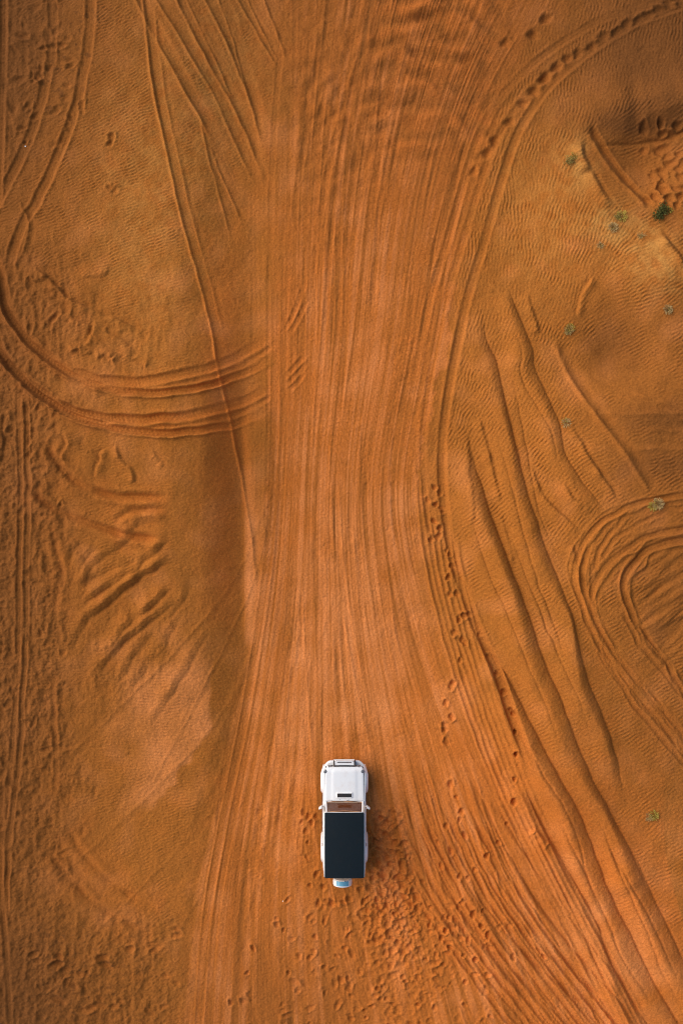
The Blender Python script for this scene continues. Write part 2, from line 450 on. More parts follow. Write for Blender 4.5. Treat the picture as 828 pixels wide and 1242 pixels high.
# --- right side: wind ridges, long lines
J1 = [(584, 372), (590, 412), (602, 443), (615, 503), (632, 577), (645, 623), (667, 687), (690, 748), (705, 813), (734, 887), (752, 957), (758, 985)]
J2 = [(614, 346), (629, 383), (644, 423), (647, 449), (665, 489), (675, 516), (682, 552), (695, 575), (715, 603), (732, 624)]
J3 = [(559, 503), (577, 570), (592, 617), (612, 673), (632, 727), (655, 797), (679, 853), (699, 907), (725, 962), (749, 1006), (772, 1049), (792, 1093), (815, 1139), (836, 1180), (880, 1260)]
J4 = [(570, 752), (590, 788), (612, 817), (639, 870), (675, 940), (691, 968), (709, 1006), (729, 1063), (759, 1126), (785, 1179), (822, 1242), (850, 1290)]
J5 = [(624, 936), (639, 966), (665, 1016), (692, 1063), (719, 1113), (739, 1166), (782, 1239), (810, 1290)]
J6 = [(560, 930), (582, 966), (605, 1013), (639, 1073), (685, 1139), (739, 1199), (766, 1236), (800, 1290)]
J7 = [(560, 1050), (585, 1093), (625, 1143), (662, 1179), (709, 1219), (750, 1270)]
J8 = [(530, 1080), (552, 1113), (619, 1173), (652, 1206), (690, 1246), (720, 1290)]
ridge(J1, h=.15, back=16, face=13, seed=200, a=.10, b=.16)
ridge(J2, h=.11, back=12, face=10, seed=201)
ridge(J3, h=.20, back=16, face=15, seed=202, a=.16, b=0)
ridge(J4, h=.22, back=14, face=14, seed=203, a=.12, b=0)
ridge(J5, h=.20, back=11, face=12, seed=204, a=.12, b=0)
ridge(J6, h=.09, back=9, face=7, seed=205, b=0)
ridge(J7, h=.10, back=9, face=9, seed=206, b=0)
ridge(J8, h=.09, back=9, face=9, seed=207, b=0)
ridge([(756, 1010), (764, 1035), (776, 1062), (790, 1090)], h=.10, back=13, face=15, seed=208, a=.48, b=.48)
for i, (p, h) in enumerate([
    ([(637, 356), (644, 380), (652, 408)], .05),
    ([(687, 519), (697, 536), (709, 557), (726, 583), (740, 605)], .07),
    ([(580, 507), (590, 548), (604, 612)], .05),
    ([(640, 567), (655, 603), (676, 625), (699, 645)], .05),
    ([(604, 620), (613, 655), (620, 690)], .03),
    ([(676, 585), (690, 606), (712, 618)], .04),
    ([(565, 520), (568, 570), (572, 640)], .03),
    ([(642, 1000), (652, 1010), (662, 1018)], .08),
    ([(688, 660), (696, 700), (698, 722)], .06),
]):
    crease(p, h=h, wl=7, wr=3, seed=220 + i)
for i, (J, du, dv, n0, n1, h) in enumerate([(J1, -20, 6, 3, 9, .030), (J1, 12, 4, 2, 7, .025), (J3, -22, 8, 1, 8, .035), (J3, 16, -2, 2, 8, .028), (J4, -14, 8, 2, 9, .035), (J4, 16, -6, 5, 11, .04), (J5, -14, 8, 0, 7, .045), (J5, 14, -8, 1, 7, .045), (J2, -14, 6, 1, 8, .025), (J6, 16, -8, 0, 7, .05), (J6, -14, 8, 0, 7, .05), (J3, -16, 10, 9, 14, .05)]):
    ridge([(x + du + 4 * math.sin(k * 1.3 + i), y + dv) for k, (x, y) in enumerate(J[n0:n1])], h=h, back=7, face=6, seed=230 + i, a=.3, b=.3)
# raised double-edged mark and the fan of faint lines right of it
bermline([(672, 414), (682, 440), (695, 466), (722, 506), (752, 548), (770, 576), (784, 598)], h=.06, w=5, seed=240, groove=.7)
for i, p in enumerate([[(694, 420), (740, 440), (790, 462), (880, 492)], [(690, 438), (740, 462), (790, 486), (880, 512)], [(716, 503), (760, 503), (880, 500)], [(752, 545), (800, 544), (880, 545)], [(700, 452), (760, 484), (830, 516)], [(768, 522), (880, 520)]]):
    bermline(p, h=.022, w=4, seed=250 + i, a=.2, b=0, jit=.8)
# smooth double mark hugging the lane's right rim
RM = [(900, -30), (830, 8), (770, 30), (716, 62), (672, 98), (646, 130), (624, 170), (607, 222), (588, 290), (567, 360), (554, 420), (543, 480), (536, 540), (537, 600), (545, 660), (560, 712), (578, 762), (598, 806), (616, 860), (632, 905), (650, 952)]
tyre(RM, d=.03, w=4.4, berm=.5, seed=270, a=0, b=.1, lugs=.15)
tyre([(x - 18 - 10 * math.sin(y / 210.0), y + 6) for x, y in RM[3:15]], d=.018, w=3.6, berm=.4, seed=271, a=.1)
tyre([(x - 44, y - 4) for x, y in RM[1:12]], d=.02, w=4, berm=.4, seed=272, a=.1)
for i in range(7):     # fine lines on the rim between lane and ridges
    x0 = 506 + i * 7
    bermline([(x0 - 2, 540 + i * 14), (x0 + 2, 620), (x0 + 14, 700), (x0 + 34, 780), (x0 + 62, 870), (x0 + 96, 960), (x0 + 138, 1050), (x0 + 190, 1150), (x0 + 250, 1270)], h=.026, w=2.4, seed=280 + i, a=.1, b=0)
for i in range(30):    # dense fan at the lower right, closing in towards the corner
    q = i / 29.0 + r.gauss(0, .012)
    xa, xb, xc, xd, xe = 440 + 135 * q, 464 + 138 * q, 502 + 138 * q, 552 + 138 * q, 622 + 138 * q
    yb = r.uniform(-30, 30)
    pts = [(xa, 930 + yb), (xb, 1000), (xc, 1078), (xd, 1152), (xe, 1242), (xe + 46, 1290)]
    if i % 3 == 0:
        tyre(pts, d=r.uniform(.018, .034), w=r.uniform(2.2, 3.4), berm=.7, a=.2, b=0, seed=300 + i, soft=.9, jit=.6, flat=.4, lugs=.2)
    else:
        bermline(pts, h=r.uniform(.018, .046), w=r.uniform(1.9, 3.4), seed=300 + i, a=.25, b=0, jit=.8)

# --- swirl of wheel marks on the right
sw = [
 ([(870, 590), (828, 598), (792, 606), (756, 616), (728, 628), (708, 648), (694, 672), (690, 698), (698, 728), (716, 772), (744, 816), (780, 860), (830, 922), (870, 970)], .05, 4.2),
 ([(870, 628), (828, 638), (792, 646), (764, 658), (738, 676), (718, 700), (711, 726), (722, 762), (748, 800), (788, 845), (830, 892), (870, 935)], .05, 4.4),
 ([(870, 646), (828, 654), (788, 662), (764, 680), (751, 704), (756, 735), (775, 770), (800, 802), (830, 850), (866, 900)], .075, 5.2),
 ([(712, 652), (704, 678), (702, 704), (712, 742), (734, 782), (762, 818), (806, 873), (850, 924)], .045, 4.0),
 ([(758, 622), (736, 642), (722, 664), (716, 690)], .035, 3.4),
 ([(800, 622), (768, 634), (740, 652), (724, 676)], .03, 3.2),
 ([(719, 783), (736, 812), (752, 837), (792, 887), (830, 930)], .045, 3.6),
 ([(748, 742), (774, 784), (808, 824), (840, 864)], .04, 3.6),
 ([(870, 606), (826, 616), (800, 618)], .03, 3.4),
]
for i, (p, d, w) in enumerate(sw):
    tyre(p, d=d * .58, w=w * .66, berm=.5, seed=330 + i, jit=1.0, a=.06, b=.03, lugs=.15, soft=1.0, flat=.5, pack=.12)
    if len(p) > 6:
        bermline([(x + 7, y + 5) for x, y in p], h=d * .45, w=2.2, seed=345 + i, jit=1.4, a=.1, b=.05)
        bermline([(x - 5, y - 5) for x, y in p], h=d * .35, w=2.0, seed=355 + i, jit=1.4, a=.2, b=.2)
inner = gauss(808, 735, 42, 80, -.35)
D += inner * .022 * spec(np.exp(-((fu * .6 + fv * .8) * 10) ** 2 - ((fu * .8 - fv * .6) * 46) ** 2) * (FR > 1 / 70.), 350)

# --- upper right hollow: scarps and dug pits
crease([(880, 112), (840, 126), (800, 138), (770, 143), (742, 146), (716, 150), (704, 158)], h=.26, wl=40, wr=30, seed=360, a=0, b=.4)
crease([(716, 152), (722, 166), (738, 190), (756, 216), (774, 238), (790, 254)], h=-.10, wl=7, wr=3, seed=361, a=.08, b=.08, jit=.3)
bermline([(712, 160), (728, 186), (748, 214), (768, 238), (782, 256)], h=.05, w=5, seed=362)
crease([(704, 170), (703, 190), (712, 212), (722, 232), (738, 256)], h=.10, wl=10, wr=5, seed=363)
crease([(790, 285), (800, 300), (812, 318), (828, 340), (850, 366)], h=.12, wl=8, wr=5, seed=364, b=0)
crease([(716, 340), (704, 360), (698, 385)][::-1], h=.05, wl=5, wr=3, seed=365)
for i in range(34):
    a = r.uniform(0, 1); u = 800 + r.gauss(6, 13); v = 150 + a * 108
    pit(u, v, r.uniform(3.2, 5.4), r.uniform(.05, .09), el=r.uniform(1, 1.5), rot=r.uniform(0, 3.1), rim=.6)
for (u, v, q) in [(700, 66, .8), (687, 72, .8), (674, 82, 1), (660, 95, 1.25), (647, 111, 1), (634, 126, .8), (618, 148, .8), (600, 170, 1), (590, 186, .8), (661, 23, 1), (646, 42, 1), (612, 52, .7), (716, 58, .7), (574, 208, .6)]:
    pit(u, v, 5.4 * (q ** .4), .12 * q, el=1.2, rot=-.8, rim=.15, flat=.6)
for (u, v) in [(731, 46), (746, 42), (758, 32), (772, 28), (783, 22), (796, 16), (808, 8), (820, 4)]:
    pit(u, v, 4.2, .05, el=1.6, rot=r.uniform(-.9, .3), rim=.9)

# --- footprints
fp = [(533, 598), (528, 612), (537, 619), (526, 632), (533, 641), (530, 652), (522, 655), (541, 668), (545, 672), (546, 686), (543, 700), (553, 720), (556, 748), (551, 766), (560, 776), (557, 800), (548, 828), (540, 850), (546, 868), (538, 884), (541, 900), (556, 752), (562, 746),
      (567, 745), (580, 769), (590, 795), (600, 815), (608, 837), (616, 858), (619, 862), (621, 884), (622, 910), (621, 941), (620, 968), (612, 995), (602, 1018), (588, 1034), (574, 1052),
      (545, 950), (552, 965), (558, 982), (556, 992), (540, 1000), (562, 1010), (530, 1020), (566, 1062), (572, 1106), (584, 1101), (590, 1130), (582, 1120), (556, 1060), (534, 1048), (500, 1080), (512, 1068), (546, 1030), (520, 1120), (534, 1136), (555, 1098), (563, 1188), (575, 1160), (592, 1146),
      (368, 986), (374, 990), (366, 997), (378, 998), (384, 990), (371, 1008), (373, 1022), (372, 1040), (384, 1060), (376, 1074), (392, 1076), (386, 1096), (393, 1118), (382, 1136), (350, 1180), (300, 1180), (280, 1216), (344, 1128), (402, 1095)]
for i, (u, v) in enumerate(fp):
    q = r.uniform(.8, 1.25)
    pit(u, v, 2.35 * q, .075 * q, el=r.uniform(1.1, 1.7), rot=math.pi / 2 + r.gauss(0, .35), rim=.35)
    if i < 23 and r.random() < .6:
        pit(u + r.gauss(0, 4), v + r.gauss(0, 5), 2.6, .06, el=1.3, rot=1.5 + r.gauss(0, .4), rim=.6)
tr_m = np.exp(-np.clip(np.abs(U - (463 + (V - 985) * .14)) / (17 + np.clip(V - 985, 0, 300) * .13), 0, 9) ** 3) * sstep(975, 995, V) * (1 - .8 * sstep(1090, 1180, V)) * (1 - sstep(1200, 1250, V))
tr_n = lnoise(9, 371)
D += tr_m * (.034 * np.clip(1 - 1.5 * np.abs(tr_n), -.6, 1) + .024 * lnoise(10, 372) + .010 * fnoise(4, 373))
D += .35 * tr_m * .03 * np.clip(lnoise(4, 375), -1, 2)
PACK = np.maximum(PACK, .85 * tr_m)
for k in range(300):   # trampled ground beside and behind the car
    v = 985 + abs(r.gauss(0, 62)) + (r.uniform(0, 150) if r.random() < .35 else 0)
    half = 16 + (v - 985) * .10
    u = 461 + (v - 985) * .13 + r.gauss(0, .62) * half
    if v > 1255 or (u < 452 and v < 1072):
        continue
    fade = 1 if v < 1120 else max(.45, 1 - (v - 1120) / 160)
    pit(u, v, r.uniform(2.2, 4.0), r.uniform(.03, .07) * fade, el=r.uniform(1, 1.8), rot=r.uniform(0, 3.14), rim=.75, flat=.45, pack=.6)
for k in range(230):
    u = 470 + r.gauss(0, 75); v = r.uniform(1090, 1270)
    pit(u, v, r.uniform(1.8, 3.2), r.uniform(.02, .06), el=r.uniform(1, 1.8), rot=r.uniform(0, 3.14), rim=.7, flat=.4, pack=.2)
for (u, v, q) in [(75, 1162, 1.3), (84, 1186, 1.2), (96, 1186, .9), (72, 1208, 1.2), (108, 1220, 1.1), (126, 1168, 1.3), (157, 1149, 1), (190, 1144, .9), (215, 1134, .9), (60, 1196, .8), (130, 1216, .8), (56, 1236, .8), (40, 1160, .8), (180, 1225, .7), (210, 1185, .6)]:
    for k in range(3):
        pit(u + r.gauss(0, 6), v + r.gauss(0, 4), 3.2 * q ** .5, .045 * q, el=r.uniform(1.2, 2), rot=r.gauss(0, .4), rim=.7)
for k in range(120):   # lumps in the rough left strip
    u = r.uniform(-10, 90); v = r.uniform(330, 1040)
    pit(u, v, r.uniform(2.4, 5), r.uniform(.015, .04), el=r.uniform(1, 2.6), rot=1.57 + r.gauss(0, .7), rim=.8, flat=.3, pack=.1)
for k in range(40):
    u = r.uniform(-10, 90); v = r.uniform(-20, 190)
    pit(u, v, r.uniform(2.4, 4.5), r.uniform(.02, .05), el=r.uniform(1, 2.2), rot=r.uniform(0, 3.1), rim=.6, flat=.3, pack=0)
for (u, v) in [(144, 176), (136, 232), (62, 62), (70, 66), (58, 90), (105, 130), (52, 96)]:
    for k in range(3):
        pit(u + r.gauss(0, 4), v + r.gauss(0, 4), 3, .05, el=1.4, rot=r.uniform(0, 3), rim=.6, pack=0)

# --- wind ripples: direction follows hand-placed readings of the photo (angle of the crest normal)
ctl = [  # u, v, angle of normal (deg, picture axes, v down), amplitude
 (60, 100, 60, .5), (170, 80, 62, .8), (190, 180, 64, 1.0), (170, 260, 66, 1.0), (200, 330, 74, 1.1), (120, 320, 68, .9), (210, 420, 80, .6), (60, 420, 78, .7), (50, 700, 95, .8), (130, 560, 80, .5),
 (150, 660, 70, .7), (90, 900, 92, .7), (200, 850, 92, .8), (230, 880, 92, .8), (130, 1040, 60, .5), (60, 1180, 40, .5),
 (640, 80, 8, 1.0), (720, 90, 6, 1.0), (790, 60, 12, .8), (620, 240, 4, 1.0), (660, 300, 8, 1.0), (600, 340, 4, 1.1), (560, 420, 10, 1.0), (640, 420, 28, 1.2), (610, 420, 24, 1.2), (690, 330, 20, .9),
 (640, 500, 32, 1.3), (580, 560, 40, 1.0), (650, 560, 40, 1.3), (620, 660, 55, 1.3), (600, 720, 58, 1.2), (650, 740, 55, 1.3), (690, 620, 38, 1.0), (760, 360, 66, 1.1), (740, 420, 62, .9), (790, 520, 70, 1.2), (720, 540, 66, 1.0),
 (800, 200, 60, 1.0), (760, 200, 74, .7), (640, 820, 55, .8), (740, 830, 62, .8), (790, 960, 60, .9), (810, 1040, 66, 1.0), (700, 1000, 60, .25), (780, 1190, 40, .15), (660, 1130, 50, .15), (520, 560, 20, .6), (280, 300, 70, .25), (290, 420, 80, .12), (270, 650, 85, .2), (250, 540, 85, .2)]
cu = U[::8, ::8]; cv = V[::8, ::8]
wc = np.zeros_like(cu); ws = np.zeros_like(cu); wa = np.zeros_like(cu); wt = np.zeros_like(cu)
for (a, b, ang, am) in ctl:
    w = 1 / (((cu - a) ** 2 + (cv - b) ** 2) / 900.0 + 1) ** 1.7
    wc += w * math.cos(2 * math.radians(ang)); ws += w * math.sin(2 * math.radians(ang)); wa += w * am; wt += w
wa /= wt
th_c = .5 * np.arctan2(ws, wc)                    # -90..90
def upscale(a):
    yi = (np.arange(NV) / 8.0); xi = np.arange(NU) / 8.0
    yi = np.minimum(yi, a.shape[0] - 1.001); xi = np.minimum(xi, a.shape[1] - 1.001)
    j = yi.astype(int); i = xi.astype(int); fy = (yi - j)[:, None]; fx = (xi - i)[None, :]
    A = a[j]; B = a[np.minimum(j + 1, a.shape[0] - 1)]
    A = A[:, i] * (1 - fx) + A[:, np.minimum(i + 1, a.shape[1] - 1)] * fx
    B = B[:, i] * (1 - fx) + B[:, np.minimum(i + 1, a.shape[1] - 1)] * fx
    return (A * (1 - fy) + B * fy).astype(np.float32)
AMP = upscale(wa)
C2, S2 = upscale(wc / wt), upscale(ws / wt)
NORM = np.sqrt(C2 * C2 + S2 * S2) + 1e-6
rip = np.zeros_like(D); wsum = np.zeros_like(D)
nlay = 10
rightm = sstep(380, 520, U)
for k in range(nlay):
    th = math.pi * k / nlay
    dd = (C2 * math.cos(2 * th) + S2 * math.sin(2 * th)) / NORM
    w = np.clip((dd - .55) / .45, 0, 1) ** 2
    if w.max() < .01:
        continue
    rip += w * (ripple(th, 4.2, 400 + k, .15) * rightm + ripple(th, 3.6, 440 + k, .16) * (1 - rightm))
    wsum += w * w
rip /= np.sqrt(wsum) + .15
rip = np.tanh(rip * .9) + .25 * rip
patch = np.clip(.85 + .40 * lnoise(46, 420), .35, 1.5)
RIPA = np.clip(RIP, 0, 1) * AMP * patch * (1 - .92 * sstep(222, 246, U + 6 * lnoise(40, 421)) * (1 - sstep(318, 340, U)) * sstep(170, 280, V) * (1 - sstep(760, 830, V)))
D += (.0068 * rightm + .0060 * (1 - rightm)) * RIPA * rip
D += .0032 * fnoise(4.0, 430, .8) + .0015 * fnoise(12, 431) * (1 - lane)
D *= 1.32

# leave the car's footing level
cu0, cv0 = 417.4, 990.0
carm = np.exp(-np.maximum(0, np.maximum(np.abs(U - cu0) - 22, 0) ** 2 / 60.0 + np.maximum(np.abs(V - cv0) - 66, 0) ** 2 / 90.0))
D = D * (1 - .85 * carm)

win = sstep(0, 26, U + M) * sstep(0, 26, 828 + M - U) * sstep(0, 26, V + M) * sstep(0, 26, 1242 + M - V)
H = (macro(U, V) + D * win).astype(np.float32)

def ground_z(u, v):
    i = (u + M) / G; j = (v + M) / G
    i0 = int(max(0, min(NU - 2, i))); j0 = int(max(0, min(NV - 2, j)))
    fx = i - i0; fy = j - j0
    return float((H[j0, i0] * (1 - fx) + H[j0, i0 + 1] * fx) * (1 - fy) + (H[j0 + 1, i0] * (1 - fx) + H[j0 + 1, i0 + 1] * fx) * fy)

def wpos(u, v, z=None):
    return Vector(((u - CX) * S, (CY - v) * S, ground_z(u, v) if z is None else z))

# --- one sheet: detailed in the middle, widening cells out to the horizon
outer = np.cumsum(2.2 * 1.17 ** np.arange(46))
outer = outer[outer < 42000]
fu_ = np.concatenate([-M - outer[::-1], ua, ua[-1] + outer])
fv_ = np.concatenate([-M - outer[::-1], va, va[-1] + outer])
no = len(outer)
FU, FV = np.meshgrid(fu_, fv_)
dist = np.maximum(0, np.maximum(np.abs(FU - CX) - 520, np.abs(FV - CY) - 720))
far = sstep(60, 900, dist)
dune = 1.1 * np.sin(FU / 520 + .6 * np.sin(FV / 900)) + .8 * np.sin(FV / 610 + 1.3 * np.sin(FU / 800)) + 2.4 * np.sin(FU / 2600 + FV / 4100 + .8)
FZ = macro(FU, FV) + far * dune
FZ[no:no + NV, no:no + NU] = H
nv_, nu_ = FZ.shape
co = np.stack([(FU - CX) * S, (CY - FV) * S, FZ], -1).reshape(-1, 3).astype(np.float32)
ii = np.arange(nv_ * nu_).reshape(nv_, nu_)
quads = np.stack([ii[1:, :-1], ii[1:, 1:], ii[:-1, 1:], ii[:-1, :-1]], -1).reshape(-1, 4)
gm = bpy.data.meshes.new('ground')
gm.vertices.add(len(co)); gm.vertices.foreach_set('co', co.ravel())
gm.loops.add(quads.size); gm.loops.foreach_set('vertex_index', quads.ravel().astype(np.int32))
gm.polygons.add(len(quads)); gm.polygons.foreach_set('loop_start', np.arange(0, quads.size, 4, dtype=np.int32))
gm.update(calc_edges=True)

# --- sand colours: R = rolled / churned red sand, G = pale dry sand and painted light, B = dark coarse grains and painted shade
pk = np.clip(PACK + .25 * lane * STREAK * .5, 0, 1)
pk = np.clip(pk + .06 * lnoise(30, 500) + .75 * np.exp(-((U - 274) / 26) ** 2) * sstep(220, 420, V) * (1 - sstep(700, 800, V)) + 1.1 * gauss(735, 1130, 120, 170, -.5) * (U < 800 + 40 * sstep(1000, 1200, V)) + .45 * gauss(600, 1000, 120, 160), 0, 1)
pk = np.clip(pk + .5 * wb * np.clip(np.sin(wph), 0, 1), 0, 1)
dusty_ = .55 * gauss(788, 318, 52, 34, .7) + .5 * gauss(735, 275, 34, 24) + .45 * gauss(700, 200, 22, 34) + .18 * gauss(655, 250, 55, 110) + .22 * gauss(180, 230, 70, 190) + .2 * gauss(270, 80, 60, 110)
dusty_ = dusty_ * np.clip(.85 + .4 * lnoise(18, 506), .2, 1.4)
pale = 0.0 * U
tri = sstep(0, 7, (258 - U) - .66 * np.maximum(0, V - 880) + 2.5 * lnoise(30, 505)) * sstep(740, 880, V) * (1 - sstep(940, 1020, V)) * sstep(110, 215, U)
pale = pale + .44 * gauss(425, 770, 140, 250) * lane + .22 * np.clip(STREAK, -1, 2) * lane + .34 * gauss(735, 1140, 80, 140, -.5) + .50 * tri + .55 * np.exp(-((U - 303) / 7.0) ** 2) * (U > 296) * sstep(560, 680, V) * (1 - sstep(770, 786, V)) + .25 * np.exp(-((U - 314) / 14.0) ** 2) * sstep(520, 640, V) * (1 - sstep(700, 780, V)) + .10 * lnoise(50, 501)  # brightness of lane centre and sunlit strip painted in; tri is dry sand
bare = .25 * np.clip(1 - LANE_T * 3, 0, 1) * lane
coarse_shade = .55 * gauss(735, 420, 38, 42) + .62 * gauss(772, 147, 62, 17, -.1) + .45 * gauss(790, 512, 70, 20) + .45 * gauss(790, 565, 60, 22) + .25 * rough + .18 * gauss(790, 720, 50, 70)  # shade of the hollow and the scarp painted into the colour
coarse_shade = coarse_shade + .55 * np.clip(lnoise(9, 502) - 1.1, 0, 1) * (gauss(70, 60, 60, 90) + gauss(70, 1180, 90, 70))
coarse_shade = coarse_shade + .46 * gauss(770, 70, 130, 90) + .58 * (1 - sstep(0, 190, U)) + .42 * (1 - sstep(-20, 330, V)) * (1 - lane) + .34 * sstep(660, 828, U) * (1 - sstep(880, 1060, V)) * (1 - .6 * gauss(780, 320, 60, 60)) + .28 * sstep(1040, 1242, V) * (1 - sstep(380, 560, U)) + .22 * np.clip(-STREAK, 0, 2) * lane + .40 * (1 - sstep(40, 460, V)) * lane + .12 * wb * np.clip(-np.sin(wph), 0, 1)  # edges and lane top darkened in the colour, like lens vignetting
cols = np.zeros((nv_, nu_, 4), np.float32)
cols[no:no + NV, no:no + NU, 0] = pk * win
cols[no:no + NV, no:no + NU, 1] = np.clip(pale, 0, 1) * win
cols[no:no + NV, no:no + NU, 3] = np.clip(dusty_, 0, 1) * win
cols[no:no + NV, no:no + NU, 2] = np.clip(coarse_shade, 0, 1) * win
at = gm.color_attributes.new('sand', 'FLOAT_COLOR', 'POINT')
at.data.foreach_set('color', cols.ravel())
ground = bpy.data.objects.new('ground', gm)
COL.objects.link(ground)
ground['kind'] = 'structure'

# ------------------------------------------------------------------ materials
def new_mat(name):
    m = bpy.data.materials.new(name)
    m.use_nodes = True
    nt = m.node_tree
    return m, nt, nt.nodes['Principled BSDF']

def simple(name, col, rough=.5, metal=0.0, spec=.5, coat=0.0, var=.08, scale=30.0, emit=None):
    m, nt, p = new_mat(name)
    tc = nt.nodes.new('ShaderNodeTexCoord')
    n = nt.nodes.new('ShaderNodeTexNoise'); n.inputs['Scale'].default_value = scale; n.inputs['Detail'].default_value = 4
    mix = nt.nodes.new('ShaderNodeMix'); mix.data_type = 'RGBA'
    mix.inputs['A'].default_value = tuple(c * (1 - var) for c in col) + (1,)
    mix.inputs['B'].default_value = tuple(min(1, c * (1 + var)) for c in col) + (1,)
    nt.links.new(tc.outputs['Object'], n.inputs['Vector'])
    nt.links.new(n.outputs['Fac'], mix.inputs['Factor'])
    nt.links.new(mix.outputs['Result'], p.inputs['Base Color'])
    p.inputs['Roughness'].default_value = rough
    p.inputs['Metallic'].default_value = metal
    p.inputs['Specular IOR Level'].default_value = spec
    p.inputs['Coat Weight'].default_value = coat
    return m

def sand_material():
    m, nt, p = new_mat('sand')
    N = nt.nodes; L = nt.links
    att = N.new('ShaderNodeAttribute'); att.attribute_name = 'sand'
    sep = N.new('ShaderNodeSeparateColor'); L.new(att.outputs['Color'], sep.inputs['Color'])
    tc = N.new('ShaderNodeTexCoord')
    def mix(fac, a, b, blend='MIX'):
        x = N.new('ShaderNodeMix'); x.data_type = 'RGBA'; x.blend_type = blend
        for k, v in (('Factor', fac), ('A', a), ('B', b)):
            if isinstance(v, (int, float)): x.inputs[k].default_value = v
            elif isinstance(v, tuple): x.inputs[k].default_value = v + (1,)
            else: L.new(v, x.inputs[k])
        return x.outputs['Result']
    def noise(scale, detail=3, rough=.6):
        n = N.new('ShaderNodeTexNoise'); n.inputs['Scale'].default_value = scale
        n.inputs['Detail'].default_value = detail; n.inputs['Roughness'].default_value = rough
        L.new(tc.outputs['Object'], n.inputs['Vector']); return n.outputs['Fac']
    def ramp(f, lo, hi):
        r_ = N.new('ShaderNodeMapRange'); r_.inputs['From Min'].default_value = lo; r_.inputs['From Max'].default_value = hi
        L.new(f, r_.inputs['Value']); return r_.outputs['Result']
    ochre = (0.395, 0.131, 0.0215)
    red = (0.560, 0.158, 0.0265)
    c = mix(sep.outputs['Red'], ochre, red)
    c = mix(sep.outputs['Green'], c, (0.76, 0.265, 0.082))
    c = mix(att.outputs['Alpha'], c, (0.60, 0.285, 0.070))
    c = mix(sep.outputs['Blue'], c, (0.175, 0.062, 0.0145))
    big = ramp(noise(.22, 4), .3, .7)
    c = mix(big, c, mix(.85, c, (0.92, .90, .82), 'MULTIPLY'))
    grain = ramp(noise(15, 5, .85), .30, .70)
    c = mix(grain, mix(1.0, c, (0.66, .62, .56), 'MULTIPLY'), mix(1.0, c, (1.30, 1.33, 1.4), 'MULTIPLY'))
    L.new(c, p.inputs['Base Color'])
    p.inputs['Roughness'].default_value = .95
    p.inputs['Specular IOR Level'].default_value = .12
    b = N.new('ShaderNodeBump'); b.inputs['Strength'].default_value = .8; b.inputs['Distance'].default_value = .018
    L.new(noise(38, 5, .7), b.inputs['Height']); L.new(b.outputs['Normal'], p.inputs['Normal'])
    return m
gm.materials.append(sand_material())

MAT = {
 'white': simple('white_paint', (.80, .80, .80), .32, coat=.6, var=.02),
 'black_top': simple('black_vinyl', (.006, .0115, .0155), .5, spec=.18, var=.25, scale=14),
 'trim': simple('black_plastic', (.018, .018, .02), .6),
 'rubber': simple('tyre_rubber', (.02, .02, .02), .85, var=.3),
 'alloy': simple('alloy_rim', (.42, .42, .43), .45, metal=.25),
 'dark': simple('dark_underbody', (.012, .012, .013), .9),
 'steel': simple('grey_steel', (.35, .35, .36), .4, metal=.8),
 'brown': simple('brown_leather', (.17, .058, .02), .6, var=.3, scale=12),
 'lens': simple('smoked_lens', (.14, .14, .15), .15, coat=1),
 'amber': simple('amber_lens', (.55, .16, .02), .2, coat=1),
 'red': simple('red_lens', (.35, .01, .01), .2, coat=1),
 'blue': simple('sky_reflection_blue', (.13, .36, .50), .35, coat=.4, var=.3, scale=6),  # sky reflection on the spare wheel cover, painted as colour
 'chrome': simple('chrome', (.7, .7, .7), .12, metal=1),
 'seal_reflection': simple('orange_seal_reflection', (.62, .30, .14), .5, var=.2),  # orange reflection round the screen, painted into the seal colour
}
def glass_mat():
    m, nt, p = new_mat('window_glass')
    N = nt.nodes; L = nt.links
    tr = N.new('ShaderNodeBsdfTransparent'); tr.inputs['Color'].default_value = (.95, .88, .80, 1)
    gl = N.new('ShaderNodeBsdfGlossy'); gl.inputs['Roughness'].default_value = .03
    lw_ = N.new('ShaderNodeLayerWeight')
    pw = N.new('ShaderNodeMath'); pw.operation = 'POWER'; pw.inputs[1].default_value = 4.0; L.new(lw_.outputs['Facing'], pw.inputs[0])
    fr = N.new('ShaderNodeMath'); fr.operation = 'MULTIPLY_ADD'; fr.inputs[1].default_value = .30; fr.inputs[2].default_value = .03; L.new(pw.outputs[0], fr.inputs[0])
    mx = N.new('ShaderNodeMixShader')
    L.new(fr.outputs[0], mx.inputs['Fac']); L.new(tr.outputs['BSDF'], mx.inputs[1]); L.new(gl.outputs['BSDF'], mx.inputs[2])
    L.new(mx.outputs['Shader'], N['Material Output'].inputs['Surface'])
    return m
MAT['glass'] = glass_mat()
def dusty(m, amount=.35):
    nt = m.node_tree; p = nt.nodes['Principled BSDF']
    src = p.inputs['Base Color'].links[0].from_socket
    tc = nt.nodes.new('ShaderNodeTexCoord'); n = nt.nodes.new('ShaderNodeTexNoise'); n.inputs['Scale'].default_value = 3.2; n.inputs['Detail'].default_value = 8; n.inputs['Roughness'].default_value = .7
    mr = nt.nodes.new('ShaderNodeMapRange'); mr.inputs['From Min'].default_value = .5; mr.inputs['From Max'].default_value = .85; mr.inputs['To Max'].default_value = amount
    mx = nt.nodes.new('ShaderNodeMix'); mx.data_type = 'RGBA'; mx.inputs['B'].default_value = (.50, .24, .10, 1)
    nt.links.new(tc.outputs['Object'], n.inputs['Vector']); nt.links.new(n.outputs['Fac'], mr.inputs['Value'])
    nt.links.new(mr.outputs['Result'], mx.inputs['Factor']); nt.links.new(src, mx.inputs['A']); nt.links.new(mx.outputs['Result'], p.inputs['Base Color'])
